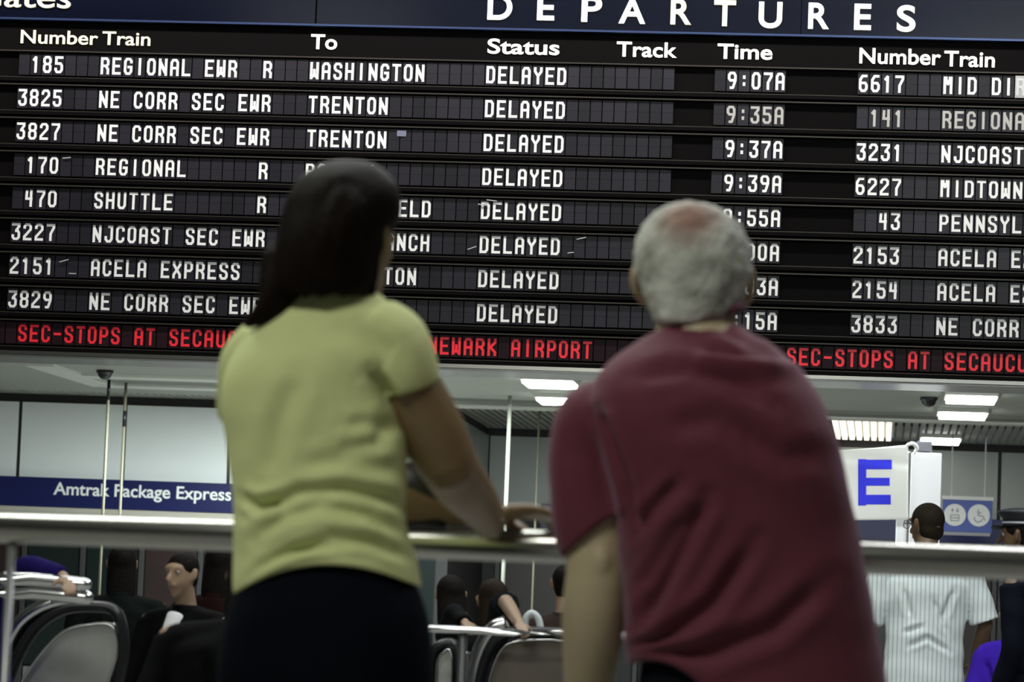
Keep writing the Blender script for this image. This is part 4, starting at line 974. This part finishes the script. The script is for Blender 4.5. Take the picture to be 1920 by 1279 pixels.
# sleeve hem slants: lower on the outside; shirt hem lifts at its left
for v in ts.vertices:
    c = v.co
    dxs = (c.x-mP(1120, 1000).x)
    if abs(dxs) < .085 and mP(1120, 1030).z < c.z < mP(1120, 900).z and c.x < mP(1186, 980).x:
        k = min(1, max(0, (mP(1120, 900).z-c.z)/(mP(1120, 900).z-mP(1120, 1000).z))); c.z += k*dxs*.48
    zl, zh_ = mP(1300, 1310).z, mP(1300, 1190).z
    if c.z < zh_:
        k = min(1, (zh_-c.z)/(zh_-zl)); u_ = (mP(1225, 1279).x-c.x)/.11; c.z += k*.062*max(0, 1-u_*u_)
shirtM.node_tree.nodes['Principled BSDF'].inputs['Sheen Weight'].default_value = .22
shirtM.node_tree.nodes['Principled BSDF'].inputs['Sheen Tint'].default_value = (.85, .65, .85, 1)
link('tshirt', ts, shirtM, mn, True)
# ribbed collar
bm = bmesh.new(); CR = []
for (dr, dh) in ((0, 0), (.006, .004), (.004, .018), (-.002, .017), (-.006, .0)):
    ring = []
    for k in range(32):
        q = 2*math.pi*k/32; c0 = mP(1308, 614, .0); xx = .080+dr; yy = .074+dr
        ring.append(Vector((c0.x+xx*math.cos(q), c0.y+yy*math.sin(q), c0.z+dh+.032*math.cos(q)+.006*math.sin(q))))
    CR.append(ring)
ringmesh(bm, CR, False); bmesh.ops.recalc_face_normals(bm, faces=bm.faces)
link('collar', tomesh(bm, 'collar'), shirtM, mn, True)
trM = mat('dark_trousers', (.003, .0045, .007), .85, var=.2, vscale=12, spec=.08)
bm = bmesh.new()
rings_px(bm, [(1215, 1205, 1640, .13, .03), (1260, 1200, 1650, .14, .03), (1320, 1195, 1655, .14, .03), (1380, 1205, 1640, .13, .03)], YMn)
for px, q in ((1300, -1), (1520, 1)):
    hip = mP(px, 1370, .03); kn = Vector((hip.x, YMn+.02, .48)); an = Vector((hip.x+q*.02, YMn-.08, .05))
    tube(bm, [hip, hip.lerp(kn, .5), kn, kn.lerp(an, .5), an], [(.105, .12), .095, .078, .070, .064], n=4, seg=20, dome=False)
link('trousers', fuse(bm, .009, 3), trM, mn, True)
for px, q in ((1300, -1), (1520, 1)): shoe('shoe', Vector((mP(px, 1370).x+q*.02, YMn-.05, 0)), Vector((0, 1, 0)), 1.05, rub, mn)
# short white hair with a bald crown
def whitehair():
    m = bpy.data.materials.new('hair_white_short'); m.use_nodes = True; nt = m.node_tree; b = nt.nodes['Principled BSDF']; b.inputs['Roughness'].default_value = .8
    tc = nt.nodes.new('ShaderNodeTexCoord'); n = nt.nodes.new('ShaderNodeTexNoise'); n.inputs['Scale'].default_value = 16; n.inputs['Detail'].default_value = 5
    nt.links.new(tc.outputs['Object'], n.inputs['Vector'])
    r = nt.nodes.new('ShaderNodeValToRGB'); r.color_ramp.elements[0].color = (.26, .27, .22, 1); r.color_ramp.elements[0].position = .3; r.color_ramp.elements[1].color = (.62, .64, .58, 1); r.color_ramp.elements[1].position = .7
    nt.links.new(n.outputs[0], r.inputs[0])
    ds = nt.nodes.new('ShaderNodeVectorMath'); ds.operation = 'DISTANCE'; p = mP(1292, 424, -.055); ds.inputs[1].default_value = p
    sc_ = nt.nodes.new('ShaderNodeMapRange'); sc_.inputs[1].default_value = .030; sc_.inputs[2].default_value = .072; nt.links.new(tc.outputs['Object'], ds.inputs[0]); nt.links.new(ds.outputs['Value'], sc_.inputs[0])
    mx = nt.nodes.new('ShaderNodeMix'); mx.data_type = 'RGBA'; mx.inputs[6].default_value = (.26, .15, .115, 1); nt.links.new(sc_.outputs[0], mx.inputs[0]); nt.links.new(r.outputs[0], mx.inputs[7]); nt.links.new(mx.outputs[2], b.inputs['Base Color'])
    n2 = nt.nodes.new('ShaderNodeTexNoise'); n2.inputs['Scale'].default_value = 120; nt.links.new(tc.outputs['Object'], n2.inputs['Vector'])
    bp = nt.nodes.new('ShaderNodeBump'); bp.inputs['Strength'].default_value = .5; bp.inputs['Distance'].default_value = .01; nt.links.new(n2.outputs[0], bp.inputs['Height']); nt.links.new(bp.outputs[0], b.inputs['Normal'])
    return m
bm = bmesh.new()
rings_px(bm, [(381, 1286, 1314, .03, .03), (385, 1266, 1336, .05, .03), (397, 1238, 1362, .078, .03), (418, 1211, 1387, .098, .025), (446, 1195, 1404, .111, .02), (480, 1188, 1411, .115, .015), (512, 1190, 1409, .113, .01), (538, 1199, 1400, .106, .005),
              (562, 1208, 1391, .098, .0), (584, 1217, 1382, .090, -.004), (602, 1226, 1366, .082, -.008), (612, 1236, 1340, .074, -.01)], YMn, sup=2.15)
me = fuse(bm, .0055, 2)
for v in me.vertices:
    c = v.co; n_ = noise.noise(c*55)*.0035+noise.noise(c*22)*.003
    v.co = c+v.normal*n_
# the face side stays free of hair: pull the front of the shell back into the skull
for v in me.vertices:
    if v.co.y > hcM.y+.055 and v.co.z < hcM.z+.055: v.co.y = hcM.y+.055+(v.co.y-hcM.y-.055)*.1
link('hair', me, whitehair(), mn, True)

# small black bag shape on the railing, filling the gap at the woman's elbow
zt_ = zr+.030; c0 = at(792, 930, YR+.005)
bg = empty('handbag', (c0.x, YR+.005, zt_), 'small black handbag resting on the railing beside the bent elbow of the woman', 'handbag')
bm = bmesh.new()
ringmesh(bm, [[Vector((c0.x+w*math.copysign(abs(math.cos(q))**.6, math.cos(q)), YR+.005+d_*math.sin(q), zt_+z)) for q in [2*math.pi*k/28 for k in range(28)]] for z, w, d_ in ((.001, .050, .026), (.008, .058, .032), (.06, .062, .033), (.118, .054, .024), (.128, .040, .012))])
bmesh.ops.recalc_face_normals(bm, faces=bm.faces); link('bag_body', tomesh(bm, 'bag'), rub, bg, True)
bm = bmesh.new(); tube(bm, [(c0.x-.035, YR+.005, zt_+.12), (c0.x-.02, YR+.005, zt_+.142), (c0.x+.02, YR+.005, zt_+.142), (c0.x+.035, YR+.005, zt_+.12)], [.004]*4, n=5, seg=8); link('handle', tomesh(bm, 'handle'), rub, bg, True)
